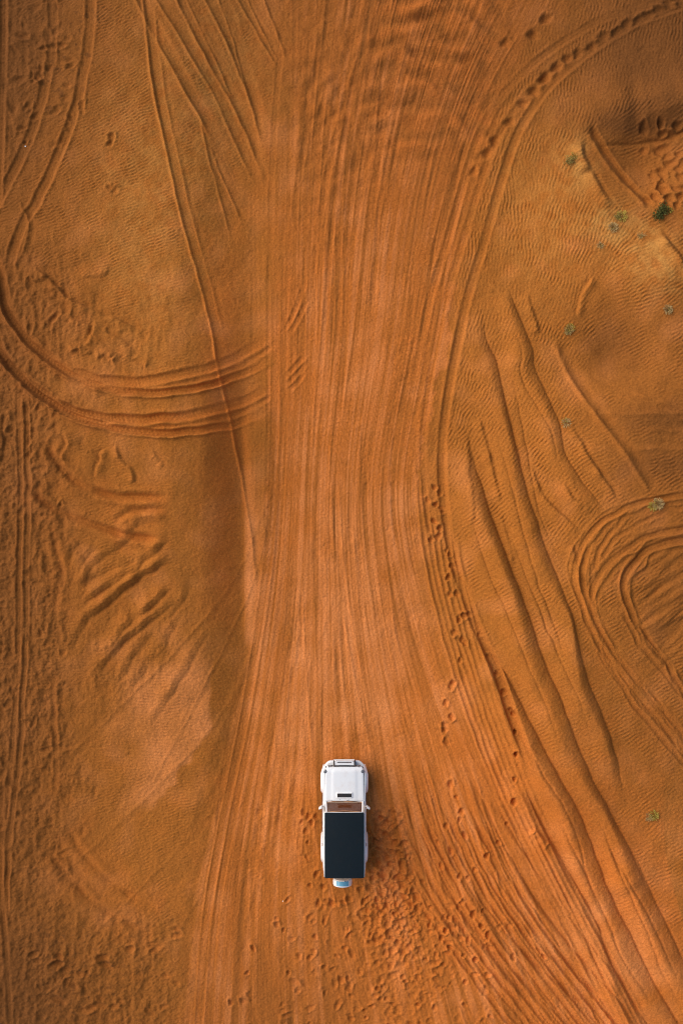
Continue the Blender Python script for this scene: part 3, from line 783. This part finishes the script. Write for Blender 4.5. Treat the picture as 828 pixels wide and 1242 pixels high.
dusty(MAT['white'], .28); dusty(MAT['black_top'], .012); dusty(MAT['rubber'], .7); dusty(MAT['trim'], .3)

# ------------------------------------------------------------------ mesh helpers
def obj(name, bm, mat, parent=None, smooth=True, bevel=0.0, seg=2):
    me = bpy.data.meshes.new(name)
    bm.normal_update()
    bmesh.ops.recalc_face_normals(bm, faces=bm.faces)
    bm.to_mesh(me); bm.free()
    if not smooth:
        for f in me.polygons: f.use_smooth = False
    me.materials.append(MAT[mat] if isinstance(mat, str) else mat)
    o = bpy.data.objects.new(name, me)
    COL.objects.link(o)
    if parent: o.parent = parent
    if bevel:
        md = o.modifiers.new('bevel', 'BEVEL'); md.width = bevel; md.segments = seg; md.limit_method = 'ANGLE'; md.angle_limit = math.radians(35); md.harden_normals = True
    return o

def hexa(bm, p):
    """eight corners: bottom ring 0-3, top ring 4-7"""
    v = [bm.verts.new(q) for q in p]
    for f in ((3, 2, 1, 0), (4, 5, 6, 7), (0, 1, 5, 4), (1, 2, 6, 5), (2, 3, 7, 6), (3, 0, 4, 7)):
        bm.faces.new([v[i] for i in f])

def box(bm, x0, x1, y0, y1, z0, z1):
    hexa(bm, [(x0, y0, z0), (x1, y0, z0), (x1, y1, z0), (x0, y1, z0), (x0, y0, z1), (x1, y0, z1), (x1, y1, z1), (x0, y1, z1)])

def tube(bm, path, rad, n=8):
    path = [Vector(p) for p in path]
    rings = []
    for i, p in enumerate(path):
        t = (path[min(i + 1, len(path) - 1)] - path[max(i - 1, 0)]).normalized()
        a = t.cross(Vector((0, 0, 1)))
        if a.length < 1e-3: a = t.cross(Vector((1, 0, 0)))
        a.normalize(); b = t.cross(a)
        rr = rad[i] if isinstance(rad, (list, tuple)) else rad
        rings.append([bm.verts.new(p + (a * math.cos(2 * math.pi * k / n) + b * math.sin(2 * math.pi * k / n)) * rr) for k in range(n)])
    for i in range(len(rings) - 1):
        for k in range(n):
            bm.faces.new((rings[i][k], rings[i][(k + 1) % n], rings[i + 1][(k + 1) % n], rings[i + 1][k]))
    bm.faces.new(rings[0][::-1]); bm.faces.new(rings[-1])

def lathe(bm, prof, axis='X', c=(0, 0, 0), n=28):
    """prof: list of (along axis, radius)"""
    rings = []
    for a, rad in prof:
        ring = []
        for k in range(n):
            t = 2 * math.pi * k / n
            if axis == 'X': q = (c[0] + a, c[1] + rad * math.cos(t), c[2] + rad * math.sin(t))
            elif axis == 'Y': q = (c[0] + rad * math.cos(t), c[1] + a, c[2] + rad * math.sin(t))
            else: q = (c[0] + rad * math.cos(t), c[1] + rad * math.sin(t), c[2] + a)
            ring.append(bm.verts.new(q))
        rings.append(ring)
    for i in range(len(rings) - 1):
        for k in range(n):
            bm.faces.new((rings[i][k], rings[i][(k + 1) % n], rings[i + 1][(k + 1) % n], rings[i + 1][k]))
    bm.faces.new(rings[0][::-1]); bm.faces.new(rings[-1])

def gridsurf(bm, fn, nu, nv):
    vs = [[bm.verts.new(fn(i / nu, j / nv)) for i in range(nu + 1)] for j in range(nv + 1)]
    for j in range(nv):
        for i in range(nu):
            bm.faces.new((vs[j][i], vs[j][i + 1], vs[j + 1][i + 1], vs[j + 1][i]))
    return vs

def solid(o, t, off=-1):
    md = o.modifiers.new('solid', 'SOLIDIFY'); md.thickness = t; md.offset = off
    return o

# ------------------------------------------------------------------ the off-road car (local: +Y is its nose)
car_u, car_v = 417.4, 990.0
car = bpy.data.objects.new('off_road_car', None)
COL.objects.link(car)
car.empty_display_size = .5
zc = max(ground_z(car_u + a, car_v + b) for a in (-22, 22) for b in (-50, 34)) - .015
car.location = ((car_u - CX) * S, -12.55, zc)
car['label'] = 'white off-road car with black roof parked on the worn sand lane'
car['category'] = 'car'

AX_F, AX_R, WR = 1.70, -1.13, .40
def arch(y):
    z = .50
    for a in (AX_F, AX_R):
        if abs(y - a) < .50:
            z = max(z, .40 + math.sqrt(.50 ** 2 - (y - a) ** 2))
    return z
def side_x(y, z):
    x = .872
    if y > 1.85: x -= .20 * ((y - 1.85) / .42) ** 2.4
    if y < -1.7: x -= .035 * ((-1.7 - y) / .35) ** 2
    x -= .035 * max(0, (z - .85) / .25) ** 2
    x -= .03 * max(0, (.7 - z) / .25) ** 2
    return x
def side_top(y):
    if y > .80: return 1.045 - .05 * max(0, (y - 1.6) / .65) ** 2
    return 1.10
# body: side skins with wheel arches, cowl shoulders, rear panel
bm = bmesh.new()
for sg in (-1, 1):
    ys = np.concatenate([np.linspace(-2.03, -.63, 36), np.linspace(-.61, .78, 12), np.linspace(.80, 2.27, 44)])
    cols_ = []
    for y in ys:
        z0, z1 = arch(y), side_top(y)
        c = [bm.verts.new((sg * (side_x(y, z0) - .10), y, z0)), bm.verts.new((sg * side_x(y, z0), y, z0))]
        for k in range(1, 6):
            z = z0 + (z1 - z0) * k / 5
            c.append(bm.verts.new((sg * side_x(y, z), y, z)))
        c.append(bm.verts.new((sg * (side_x(y, z1) - .025), y, z1 + .012)))
        inner_x = .807 if y > .80 else .76
        inner_x = min(inner_x, side_x(y, z1) - .03)
        c.append(bm.verts.new((sg * inner_x, y, z1 + .016)))
        c.append(bm.verts.new((sg * inner_x, y, z1 - .10)))
        cols_.append(c)
    for a, b in zip(cols_[:-1], cols_[1:]):
        for k in range(len(a) - 1):
            bm.faces.new((a[k], a[k + 1], b[k + 1], b[k]))
box(bm, -.80, .80, -2.05, -1.97, .50, 1.10)
box(bm, -.80, .80, .79, .93, .98, 1.085)
body = obj('body', bm, 'white', car)
# underbody and wheel wells
bm = bmesh.new()
box(bm, -.58, .58, -1.98, 2.20, .34, .96)
box(bm, -.78, .78, -.60, 1.18, .42, .60)
box(bm, -.74, .74, 2.14, 2.22, .5, .98)
obj('underbody', bm, 'dark', car, smooth=False)
# bonnet
bm = bmesh.new()
def hood(a, b):
    y = .925 + b * 1.315
    w = .798 - .02 * b - .06 * max(0, b - .8) ** 2 / .04
    x = (a * 2 - 1) * w
    e = abs(a * 2 - 1)
    z = 1.135 - .055 * b - .05 * max(0, (b - .86) / .14) ** 2 - .022 * e ** 2 - .02 * max(0, (e - .9) / .1) ** 2
    z += .016 * (1 / (1 + math.exp((e - .62) / .03))) * (1 - max(0, (b - .85) / .15))
    return (x, y, z)
gridsurf(bm, hood, 40, 30)
hood_o = solid(obj('bonnet', bm, 'white', car), .025)
bm = bmesh.new()      # scoop: a raised white lip round a dark mouth
hexa(bm, [(-.335, 1.02, 1.13), (.335, 1.02, 1.13), (.335, 1.30, 1.11), (-.335, 1.30, 1.11), (-.31, 1.05, 1.185), (.31, 1.05, 1.185), (.31, 1.24, 1.182), (-.31, 1.24, 1.182)])
scoop = obj('bonnet_scoop', bm, 'white', hood_o, bevel=.015)
bm = bmesh.new(); box(bm, -.285, .285, 1.075, 1.225, 1.17, 1.191)
obj('scoop_mouth', bm, 'trim', hood_o, bevel=.004)
bm = bmesh.new()
for k in range(5):
    box(bm, -.275, .275, 1.09 + k * .027, 1.098 + k * .027, 1.1915, 1.197)
obj('scoop_slats', bm, 'dark', hood_o)
for x in (-.28, .28):
    bm = bmesh.new(); lathe(bm, [(0, .012), (.012, .012), (.016, .006)], 'Z', (x * .6, .985, 1.142), 10)
    obj('washer_nozzle', bm, 'trim', hood_o)
bm = bmesh.new(); lathe(bm, [(0, .022), (.006, .022)], 'Z', (-.02, 2.06, 1.0825), 14)
obj('badge', bm, 'steel', hood_o)
# wing-top lamps
for x in (-.755, .725):
    bm = bmesh.new(); lathe(bm, [(-.02, .075), (.02, .072), (.036, .055), (.042, .02)], 'Z', (x, 2.075, 1.035), 20)
    l = obj('indicator_lamp', bm, 'lens', car)
    bm = bmesh.new(); lathe(bm, [(-.02, .088), (.012, .088), (.018, .08)], 'Z', (x, 2.075, 1.025), 20)
    obj('lamp_bezel', bm, 'steel', l)
# wheel-arch flares
for sg in (-1, 1):
    for a, ext_ in ((AX_F, .085), (AX_R, .075)):
        bm = bmesh.new()
        rows = []
        for k in range(25):
            t = math.radians(-12 + 204 * k / 24)
            row = []
            for (rad, out) in ((.475, -.04), (.475, ext_), (.50, ext_ + .006), (.545, ext_ * .92), (.60, ext_ * .45), (.645, -.02)):
                y = a + rad * math.cos(t) * 1.03; z = .40 + rad * math.sin(t) * .98
                f = 1.0 if 0 < k < 24 else .85
                yy = min(y, 2.22)
                row.append(bm.verts.new((sg * (side_x(min(yy, 1.9), .8) + out * f - (.10 * max(0, (yy - 1.95) / .3))), yy, min(z, 1.02))))
            rows.append(row)
        for p_, q_ in zip(rows[:-1], rows[1:]):
            for k in range(5):
                bm.faces.new((p_[k], p_[k + 1], q_[k + 1], q_[k]))
        obj('wheel_arch_flare', bm, 'white', car)
# wheels
for sg in (-1, 1):
    for a in (AX_F, AX_R):
        bm = bmesh.new()
        lathe(bm, [(-.13, .25), (-.13, .36), (-.11, .392), (-.06, .402), (0, .403), (.06, .402), (.11, .392), (.13, .36), (.13, .25)], 'X', (sg * .765, a, WR), 40)
        w = obj('wheel', bm, 'dark', car)
        bm = bmesh.new()
        n = 36
        for k in range(n):
            for sx in (-1, 1):
                t = 2 * math.pi * (k + (.5 if sx > 0 else 0)) / n
                q = Matrix.Translation((sg * .765 + sx * .062, a + .399 * math.cos(t), WR + .399 * math.sin(t))) @ Matrix.Rotation(t, 4, 'X') @ Matrix.Diagonal((.095, .026, .042, 1))
                bmesh.ops.create_cube(bm, size=1, matrix=q)
        obj('tyre', bm, 'rubber', w, smooth=False)
        bm = bmesh.new()
        lathe(bm, [(sg * .02, .245), (sg * .125, .25), (sg * .132, .235), (sg * .07, .2), (sg * .06, .1), (sg * .1, .08), (sg * .105, .03)], 'X', (sg * .765, a, WR), 30)
        obj('rim', bm, 'alloy', w)
# front bumper, guard, grille, lamps
bm = bmesh.new()
def bump(a, b):
    x = (a * 2 - 1)
    X = x * .86
    e = abs(x)
    y = 2.455 - .05 * e ** 2 - .24 * max(0, (e - .62) / .38) ** 2.2
    t = b * math.pi
    prof = [(-.22, .70), (-.06, .72), (.0, .695), (.012, .62), (.0, .52), (-.20, .47)]
    k = b * 5; i = min(4, int(k)); f = k - i
    dy = prof[i][0] * (1 - f) + prof[i + 1][0] * f; z = prof[i][1] * (1 - f) + prof[i + 1][1] * f
    return (X, y + dy, z)
gridsurf(bm, bump, 44, 15)
obj('front_bumper', bm, 'white', car)
bm = bmesh.new()
def front(a, b):
    x = (a * 2 - 1); e = abs(x)
    return (x * .80, 2.285 - .02 * e ** 2 - .16 * max(0, (e - .74) / .26) ** 2 - .03 * b, .66 + .36 * b)
gridsurf(bm, front, 30, 6)
gp = solid(obj('front_panel', bm, 'white', car), .03)
bm = bmesh.new(); box(bm, -.42, .42, 2.26, 2.297, .72, .97)
gr = obj('grille', bm, 'trim', car, bevel=.008)
for k in range(4):
    bm = bmesh.new(); box(bm, -.40, .40, 2.296, 2.312, .745 + k * .055, .770 + k * .055)
    obj('grille_slat', bm, 'steel', gr, bevel=.004)
for sg in (-1, 1):
    bm = bmesh.new(); lathe(bm, [(0, .10), (.02, .098), (.035, .07), (.04, .02)], 'Y', (sg * .56, 2.265, .84), 22)
    obj('headlight', bm, 'lens', car)
bm = bmesh.new()      # nudge bar
tube(bm, [(-.40, 2.45, .52), (-.40, 2.50, .80), (-.38, 2.49, .94), (-.32, 2.485, .985), (.32, 2.485, .985), (.38, 2.49, .94), (.40, 2.50, .80), (.40, 2.45, .52)], .022, 10)
tube(bm, [(-.40, 2.50, .80), (.40, 2.50, .80)], .018, 10)
nb = obj('nudge_bar', bm, 'white', car)
for sg in (-1, 1):
    bm = bmesh.new(); hexa(bm, [(sg * .425 - .022, 2.30, .70), (sg * .425 + .022, 2.30, .70), (sg * .425 + .022, 2.47, .72), (sg * .425 - .022, 2.47, .72), (sg * .425 - .022, 2.28, .99), (sg * .425 + .022, 2.28, .99), (sg * .425 + .022, 2.475, .90), (sg * .425 - .022, 2.475, .90)])
    obj('bar_bracket', bm, 'trim', nb, bevel=.006)
bm = bmesh.new(); hexa(bm, [(-.395, 2.29, .71), (.395, 2.29, .71), (.395, 2.455, .71), (-.395, 2.455, .71), (-.395, 2.30, .93), (.395, 2.30, .93), (.395, 2.44, .90), (-.395, 2.44, .90)])
bp = obj('bumper_step', bm, 'white', car, bevel=.015)
bm = bmesh.new(); hexa(bm, [(-.28, 2.405, .86), (.28, 2.405, .86), (.28, 2.438, .86), (-.28, 2.438, .86), (-.28, 2.405, .913), (.28, 2.405, .913), (.28, 2.432, .909), (-.28, 2.432, .909)])
obj('step_slot', bm, 'trim', bp)
bm = bmesh.new(); hexa(bm, [(-.2, 2.305, .90), (.2, 2.305, .90), (.2, 2.318, .90), (-.2, 2.318, .90), (-.2, 2.305, .934), (.2, 2.305, .934), (.2, 2.318, .932), (-.2, 2.318, .932)])
obj('step_slot', bm, 'trim', bp)
# windscreen, pillars, cowl, wipers
def ws(x, t): # t 0 bottom, 1 top
    return Vector((x * (.745 - .035 * t), .885 - .245 * t - .05 * x * x + .03, 1.10 + .74 * t))
bm = bmesh.new(); gridsurf(bm, lambda a, b: ws((a * 2 - 1) * .955, .05 + b * .89), 16, 8)
solid(obj('windscreen', bm, 'glass', car), .006)
bm = bmesh.new(); tube(bm, [ws(-.955, .05), ws(-.955, .94), ws(-.5, .95), ws(0, .95), ws(.5, .95), ws(.955, .94), ws(.955, .05), ws(.5, .045), ws(0, .045), ws(-.5, .045), ws(-.955, .05)], .012, 6)
obj('windscreen_seal_reflection', bm, 'seal_reflection', car)
for sg in (-1, 1):
    bm = bmesh.new()
    a, b = ws(sg * 1.0, -.02), ws(sg * 1.0, 1.0)
    hexa(bm, [a + Vector((-.035, -.03, 0)), a + Vector((.035, -.03, 0)), a + Vector((.035, .035, 0)), a + Vector((-.035, .035, 0)), b + Vector((-.03, -.03, 0)), b + Vector((.03, -.03, 0)), b + Vector((.03, .03, 0)), b + Vector((-.03, .03, 0))])
    obj('windscreen_pillar', bm, 'white', car, bevel=.012)
for x0, x1 in ((-.62, -.02), (.0, .62)):
    bm = bmesh.new()
    tube(bm, [(x0 + .1, .955, 1.125), ws((x0 + .1) / .745, .06) + Vector((0, .035, 0)), ws((x0 + .35) / .745, .10) + Vector((0, .03, 0)), ws(x1 / .745, .13) + Vector((0, .028, 0))], [.012, .010, .008, .006], 6)
    obj('wiper', bm, 'trim', car)
# roof shell, gutter, black top
bm = bmesh.new()
def roofs(a, b):
    x = (a * 2 - 1); y = -1.90 + b * 2.555
    e = abs(x); eb = abs(b * 2 - 1)
    return (x * .79, y, 1.905 - .035 * e ** 2 - .045 * max(0, (e - .9) / .1) ** 2 - .015 * eb ** 2)
gridsurf(bm, roofs, 24, 30)
roof = solid(obj('roof', bm, 'white', car), .04)
bm = bmesh.new()
def cover(a, b):
    x = (a * 2 - 1); y = -1.955 + b * 2.595
    e = abs(x); eb = abs(b * 2 - 1)
    z = 1.950 - .030 * e ** 2 - .012 * eb ** 2
    z += .0025 * math.sin(b * 9 + x * 2) * (1 - e ** 4)
    return (x * .774, y, z)
gridsurf(bm, cover, 64, 60)
cov = solid(obj('roof_cover', bm, 'black_top', roof), .035)
# cabin sides: pillars, doors, windows
def cab_x(z): return .835 - .075 * (z - 1.10) / .76
doors = [(.755, -.16), (-.18, -1.02)]
for sg in (-1, 1):
    for (yf, yr) in doors:
        bm = bmesh.new()
        ys = np.linspace(yr, yf, 10)
        gridsurf(bm, lambda a, b: (sg * (side_x(0, .56 + .53 * b) + .008), yr + (yf - yr) * a, max(.56 + .53 * b, arch(yr + (yf - yr) * a) + .02 if b < .5 else 0)), 16, 6)
        d = solid(obj('door', bm, 'white', car), .02, 0)
        bm = bmesh.new()
        box(bm, sg * .872 + (0 if sg > 0 else -.03), sg * .872 + (.03 if sg > 0 else 0), yr + .06, yr + .20, .96, .985)
        obj('door_handle', bm, 'trim', d, bevel=.006)
        bm = bmesh.new()
        gridsurf(bm, lambda a, b: (sg * (cab_x(1.12 + .68 * b) - .008), yr + .05 + (yf - yr - .10 - (.14 * b if yf > 0 else 0)) * a, 1.12 + .68 * b), 6, 5)
        solid(obj('window', bm, 'glass', d), .006)
    bm = bmesh.new(); gridsurf(bm, lambda a, b: (sg * (cab_x(1.12 + .66 * b) - .008), -1.86 + .78 * a, 1.13 + .66 * b), 6, 5)
    solid(obj('quarter_window', bm, 'glass', car), .006)
    for (y0, y1) in ((-.22, -.12), (-1.08, -.98), (-2.02, -1.86)):
        bm = bmesh.new()
        xa, xb = cab_x(1.08), cab_x(1.86)
        hexa(bm, [(sg * (xa - .05), y0, 1.08), (sg * xa, y0, 1.08), (sg * xa, y1, 1.08), (sg * (xa - .05), y1, 1.08),
                  (sg * (xb - .05), y0 + (.06 if y0 < -1.5 else 0), 1.872), (sg * xb, y0 + (.06 if y0 < -1.5 else 0), 1.872), (sg * xb, y1, 1.872), (sg * (xb - .05), y1, 1.872)])
        obj('pillar', bm, 'white', car, bevel=.01)
    bm = bmesh.new(); tube(bm, [(sg * .787, -1.92, 1.862), (sg * .79, -.6, 1.868), (sg * .787, .62, 1.858)], .018, 8)
    obj('roof_gutter', bm, 'white', car)
    # mirrors
    bm = bmesh.new()
    tube(bm, [(sg * .845, .70, 1.16), (sg * .90, .72, 1.19)], .022, 8)
    m_ = obj('mirror', bm, 'white', car)
    bm = bmesh.new()
    hexa(bm, [(sg * .885, .64, 1.13), (sg * 1.03, .59, 1.14), (sg * 1.035, .68, 1.14), (sg * .895, .765, 1.13), (sg * .885, .65, 1.33), (sg * 1.025, .60, 1.32), (sg * 1.03, .665, 1.31), (sg * .895, .75, 1.325)])
    obj('mirror_housing', bm, 'white', m_, bevel=.025, seg=3)
    bm = bmesh.new()
    hexa(bm, [(sg * .90, .633, 1.155), (sg * 1.015, .593, 1.16), (sg * 1.015, .600, 1.16), (sg * .90, .641, 1.155), (sg * .90, .643, 1.31), (sg * 1.01, .603, 1.30), (sg * 1.01, .608, 1.30), (sg * .90, .649, 1.31)])
    obj('mirror_glass', bm, 'chrome', m_)
    # side step and tail lamp
    bm = bmesh.new(); box(bm, sg * .84 - .07, sg * .84 + .07, -.55, 1.12, .42, .455)
    obj('side_step', bm, 'trim', car, bevel=.012)
    bm = bmesh.new(); box(bm, sg * .74 - .07, sg * .74 + .07, -2.075, -2.04, .72, .98)
    obj('tail_lamp', bm, 'red', car, bevel=.01)
# rear door, bumper, spare wheel
bm = bmesh.new(); box(bm, -.66, .66, -2.085, -2.045, .56, 1.09)
rd = obj('rear_door', bm, 'white', car, bevel=.012)
bm = bmesh.new(); hexa(bm, [(-.62, -2.06, 1.12), (.62, -2.06, 1.12), (.62, -2.05, 1.12), (-.62, -2.05, 1.12), (-.60, -1.99, 1.80), (.60, -1.99, 1.80), (.60, -1.98, 1.80), (-.60, -1.98, 1.80)])
obj('window', bm, 'glass', rd)
bm = bmesh.new(); hexa(bm, [(-.75, -1.99, 1.80), (.75, -1.99, 1.80), (.75, -1.92, 1.80), (-.75, -1.92, 1.80), (-.74, -1.94, 1.87), (.74, -1.94, 1.87), (.77, -1.90, 1.87), (-.77, -1.90, 1.87)])
obj('rear_header', bm, 'white', car, bevel=.01)
bm = bmesh.new(); box(bm, -.84, .84, -2.17, -2.03, .46, .62)
obj('rear_bumper', bm, 'trim', car, bevel=.02)
SPX, SPZ = -.075, 1.08
bm = bmesh.new(); lathe(bm, [(-.0, .06), (-.14, .06)], 'Y', (SPX, -2.07, SPZ), 12)
obj('spare_bracket', bm, 'trim', car)
bm = bmesh.new()
lathe(bm, [(0, .20), (.005, .335), (-.03, .375), (-.10, .385), (-.20, .385), (-.26, .370), (-.285, .33), (-.292, .24)], 'Y', (SPX, -2.21, SPZ), 44)
sp = obj('spare_wheel_cover', bm, 'white', car)
bm = bmesh.new()
gridsurf(bm, lambda a, b: (SPX + .388 * math.sin((a - .5) * 1.35), -2.235 - .185 * b, SPZ + .3885 * math.cos((a - .5) * 1.35)), 16, 4)
solid(obj('sky_reflection_band', bm, 'blue', sp), .002, 1)  # painted band standing in for sky mirrored in the cover
bm = bmesh.new(); box(bm, SPX + .07, SPX + .13, -2.23, -2.19, SPZ + .385, SPZ + .42)
obj('cover_latch', bm, 'chrome', sp, bevel=.006)
# cabin: dash, wheel, seats
bm = bmesh.new(); hexa(bm, [(-.70, .42, .95), (.70, .42, .95), (.70, .80, .95), (-.70, .80, .95), (-.70, .50, 1.12), (.70, .50, 1.12), (.70, .84, 1.10), (-.70, .84, 1.10)])
obj('dashboard', bm, 'brown', car, bevel=.03)
bm = bmesh.new()
pts = [(-.36 + .18 * math.cos(t), .36 + .07 * math.sin(t), 1.10 + .17 * math.sin(t)) for t in np.linspace(0, 2 * math.pi, 25)]
tube(bm, pts, .016, 6)
obj('steering_wheel', bm, 'trim', car)
for x in (-.36, .36):
    bm = bmesh.new(); box(bm, x - .24, x + .24, -.40, .12, .62, .80)
    s_ = obj('seat', bm, 'brown', car, bevel=.05)
    bm = bmesh.new(); hexa(bm, [(x - .23, -.52, .75), (x + .23, -.52, .75), (x + .23, -.38, .75), (x - .23, -.38, .75), (x - .2, -.66, 1.35), (x + .2, -.66, 1.35), (x + .2, -.56, 1.35), (x - .2, -.56, 1.35)])
    obj('backrest', bm, 'brown', s_, bevel=.04)
    bm = bmesh.new(); box(bm, x - .12, x + .12, -.68, -.58, 1.36, 1.54)
    obj('headrest', bm, 'brown', s_, bevel=.03)
bm = bmesh.new(); box(bm, -.62, .62, -1.35, -.85, .62, .82)
rs = obj('rear_seat', bm, 'brown', car, bevel=.05)
bm = bmesh.new(); box(bm, -.62, .62, -1.50, -1.36, .7, 1.32)
obj('backrest', bm, 'brown', rs, bevel=.05)
bm = bmesh.new(); box(bm, -.74, .74, -1.96, .78, .602, .62)
obj('cabin_floor', bm, 'dark', car)

# ------------------------------------------------------------------ desert shrubs
def leaf_mat(name, c1, c2):
    m, nt, p = new_mat(name)
    tc = nt.nodes.new('ShaderNodeTexCoord'); n = nt.nodes.new('ShaderNodeTexNoise'); n.inputs['Scale'].default_value = 22
    mx = nt.nodes.new('ShaderNodeMix'); mx.data_type = 'RGBA'
    mx.inputs['A'].default_value = c1 + (1,); mx.inputs['B'].default_value = c2 + (1,)
    nt.links.new(tc.outputs['Object'], n.inputs['Vector']); nt.links.new(n.outputs['Fac'], mx.inputs['Factor'])
    nt.links.new(mx.outputs['Result'], p.inputs['Base Color'])
    p.inputs['Roughness'].default_value = .9
    p.inputs['Specular IOR Level'].default_value = .05
    return m
LEAF = {
 'green': leaf_mat('green_leaf', (.045, .048, .014), (.11, .105, .028)),
 'yellow': leaf_mat('yellow_green_leaf', (.34, .24, .04), (.55, .40, .08)),
 'olive': leaf_mat('olive_leaf', (.20, .14, .035), (.40, .28, .08)),
 'grey': leaf_mat('dry_grey_twig', (.34, .20, .07), (.62, .42, .18)),
}
def blades(bm, n, rad, hgt, rr, wid, lean=(0, 0), up=.5):
    for k in range(n):
        a = rr.uniform(0, 2 * math.pi); q = rr.random() ** .6
        b0 = Vector((math.cos(a), math.sin(a), 0)) * rad * .25 * rr.random()
        tip = Vector((math.cos(a) * rad * q + lean[0], math.sin(a) * rad * q + lean[1], hgt * (1 - .55 * q * q) * rr.uniform(.6, 1.1)))
        mid = (b0 + tip) * .5 + Vector((rr.gauss(0, .02), rr.gauss(0, .02), hgt * .16))
        for t0, t1 in ((.25, .7), (.6, 1.0)):
            def P(t): return b0 * (1 - t) ** 2 + mid * 2 * t * (1 - t) + tip * t * t
            p0, p1 = P(t0), P(t1)
            s = (p1 - p0).cross(Vector((rr.gauss(0, .4), rr.gauss(0, .4), 1))).normalized() * wid * rr.uniform(.5, 1.2)
            pm = (p0 + p1) * .5
            bm.faces.new([bm.verts.new(c) for c in (p0, pm + s, p1, pm - s)])
def leaves(bm, n, rad, hgt, rr, sz, cx=0, cy=0):
    for k in range(n):
        v = Vector((rr.gauss(0, .5), rr.gauss(0, .5), abs(rr.gauss(0, .5))))
        c = Vector((cx + v.x * rad, cy + v.y * rad, .04 + v.z * hgt))
        d = Vector((rr.gauss(0, 1), rr.gauss(0, 1), rr.gauss(0, .7))).normalized() * sz * rr.uniform(.6, 1.4)
        s = d.cross(Vector((rr.gauss(0, 1), rr.gauss(0, 1), rr.gauss(0, 1)))).normalized() * sz * .38
        bm.faces.new([bm.verts.new(q) for q in (c - d, c + s, c + d, c - s)])
def shrub(u, v, spec_, label, seed, group='shrubs on the right-hand dune'):
    rr = random.Random(seed)
    e = bpy.data.objects.new('desert_shrub', None); COL.objects.link(e)
    e.empty_display_size = .2
    e.location = wpos(u, v) - Vector((0, 0, .02))
    e.scale = (.86, .86, .65)
    e['label'] = label; e['category'] = 'shrub'; e['group'] = group
    bm = bmesh.new()
    for k in range(16):
        a = rr.uniform(0, 6.28); L_ = rr.uniform(.10, .28)
        tube(bm, [(0, 0, -.02), (math.cos(a) * L_ * .5, math.sin(a) * L_ * .5, .10), (math.cos(a) * L_, math.sin(a) * L_, rr.uniform(.12, .26))], [.008, .006, .003], 4)
    obj('stem', bm, LEAF['grey'], e, smooth=False)
    for kind, mode, n, rad, hgt, sz, cx, cy in spec_:
        bm = bmesh.new()
        if mode == 'b': 
            blades(bm, n, rad, hgt, rr, sz)
            for vtx in bm.verts: vtx.co.x += cx; vtx.co.y += cy
        else: leaves(bm, n, rad, hgt, rr, sz, cx, cy)
        obj('foliage', bm, LEAF[kind], e, smooth=False)
    return e
shrub(690, 196, [('olive', 'l', 240, .22, .34, .045, -.08, -.10), ('yellow', 'b', 90, .24, .3, .014, .14, .14)], 'small green shrub with yellow shoots on the pale knoll', 1)
shrub(796, 263, [('green', 'l', 420, .24, .42, .05, .06, .14), ('green', 'l', 420, .24, .42, .05, -.16, -.16), ('yellow', 'b', 70, .26, .3, .014, .34, .10)], 'double-crowned dark green shrub at the foot of the straight scarp', 2)
shrub(745, 268, [('yellow', 'b', 150, .34, .26, .013, .14, .04), ('olive', 'l', 130, .16, .25, .035, -.10, .0)], 'sparse yellow-green shrub between the knoll and the dark green shrub', 3)
shrub(738, 281, [('grey', 'b', 170, .30, .22, .012, 0, 0), ('olive', 'l', 60, .2, .2, .03, 0, 0)], 'dry grey twiggy shrub just below the sparse yellow-green one', 4)
shrub(688, 401, [('yellow', 'b', 130, .28, .26, .013, .06, .08), ('grey', 'b', 120, .30, .26, .012, 0, 0), ('olive', 'l', 90, .14, .2, .035, -.08, -.10)], 'star-shaped pale shrub on the rim of the dark hollow', 5)
shrub(802, 380, [('grey', 'b', 200, .28, .28, .013, 0, 0), ('olive', 'l', 60, .16, .2, .03, 0, 0)], 'grey dry shrub under the pale sand bank', 6)
shrub(683, 514, [('grey', 'b', 90, .30, .16, .012, 0, 0), ('yellow', 'b', 30, .2, .16, .012, -.1, .1)], 'withered twig tuft beside the sharp ridge crest', 7)
shrub(786, 612, [('grey', 'b', 260, .34, .30, .016, .12, .02), ('yellow', 'b', 130, .28, .22, .015, -.12, -.10), ('olive', 'l', 60, .10, .16, .035, .02, .14)], 'pale straw-coloured shrub above the swirl of wheel marks', 8)
shrub(784, 986, [('yellow', 'b', 150, .30, .26, .013, .12, .08), ('grey', 'b', 90, .26, .2, .011, -.12, 0), ('olive', 'l', 60, .14, .18, .03, -.06, -.04)], 'yellow-green tuft alone on open sand past the foot of the long ridge', 9)
shrub(723, 302, [('grey', 'b', 70, .22, .15, .011, 0, 0), ('olive', 'l', 40, .16, .14, .028, 0, 0)], 'small flattened dry tuft inside the hollow', 10)
shrub(770, 292, [('olive', 'l', 70, .18, .16, .028, 0, 0), ('grey', 'b', 50, .2, .15, .010, 0, 0)], 'small low green tuft on the pale sand bank', 11)

# small white stones / litter on the sand
def pebble(u, v, s, label, seed):
    rr = random.Random(seed)
    bm = bmesh.new()
    bmesh.ops.create_icosphere(bm, subdivisions=2, radius=s)
    for q in bm.verts:
        q.co *= 1 + rr.uniform(-.14, .14); q.co.z *= .6
    o = obj('white_stone', bm, 'white', None)
    o.location = wpos(u, v) + Vector((0, 0, s * .3))
    o['label'] = label; o['category'] = 'stone'
pebble(35, 182, .03, 'small white stone beside the curving wheel mark', 31)
pebble(343, 1093, .026, 'small white stone on the smooth lane behind the car', 32)

# thin finish
sc.render.engine = 'CYCLES'
sc.cycles.filter_width = 1.0
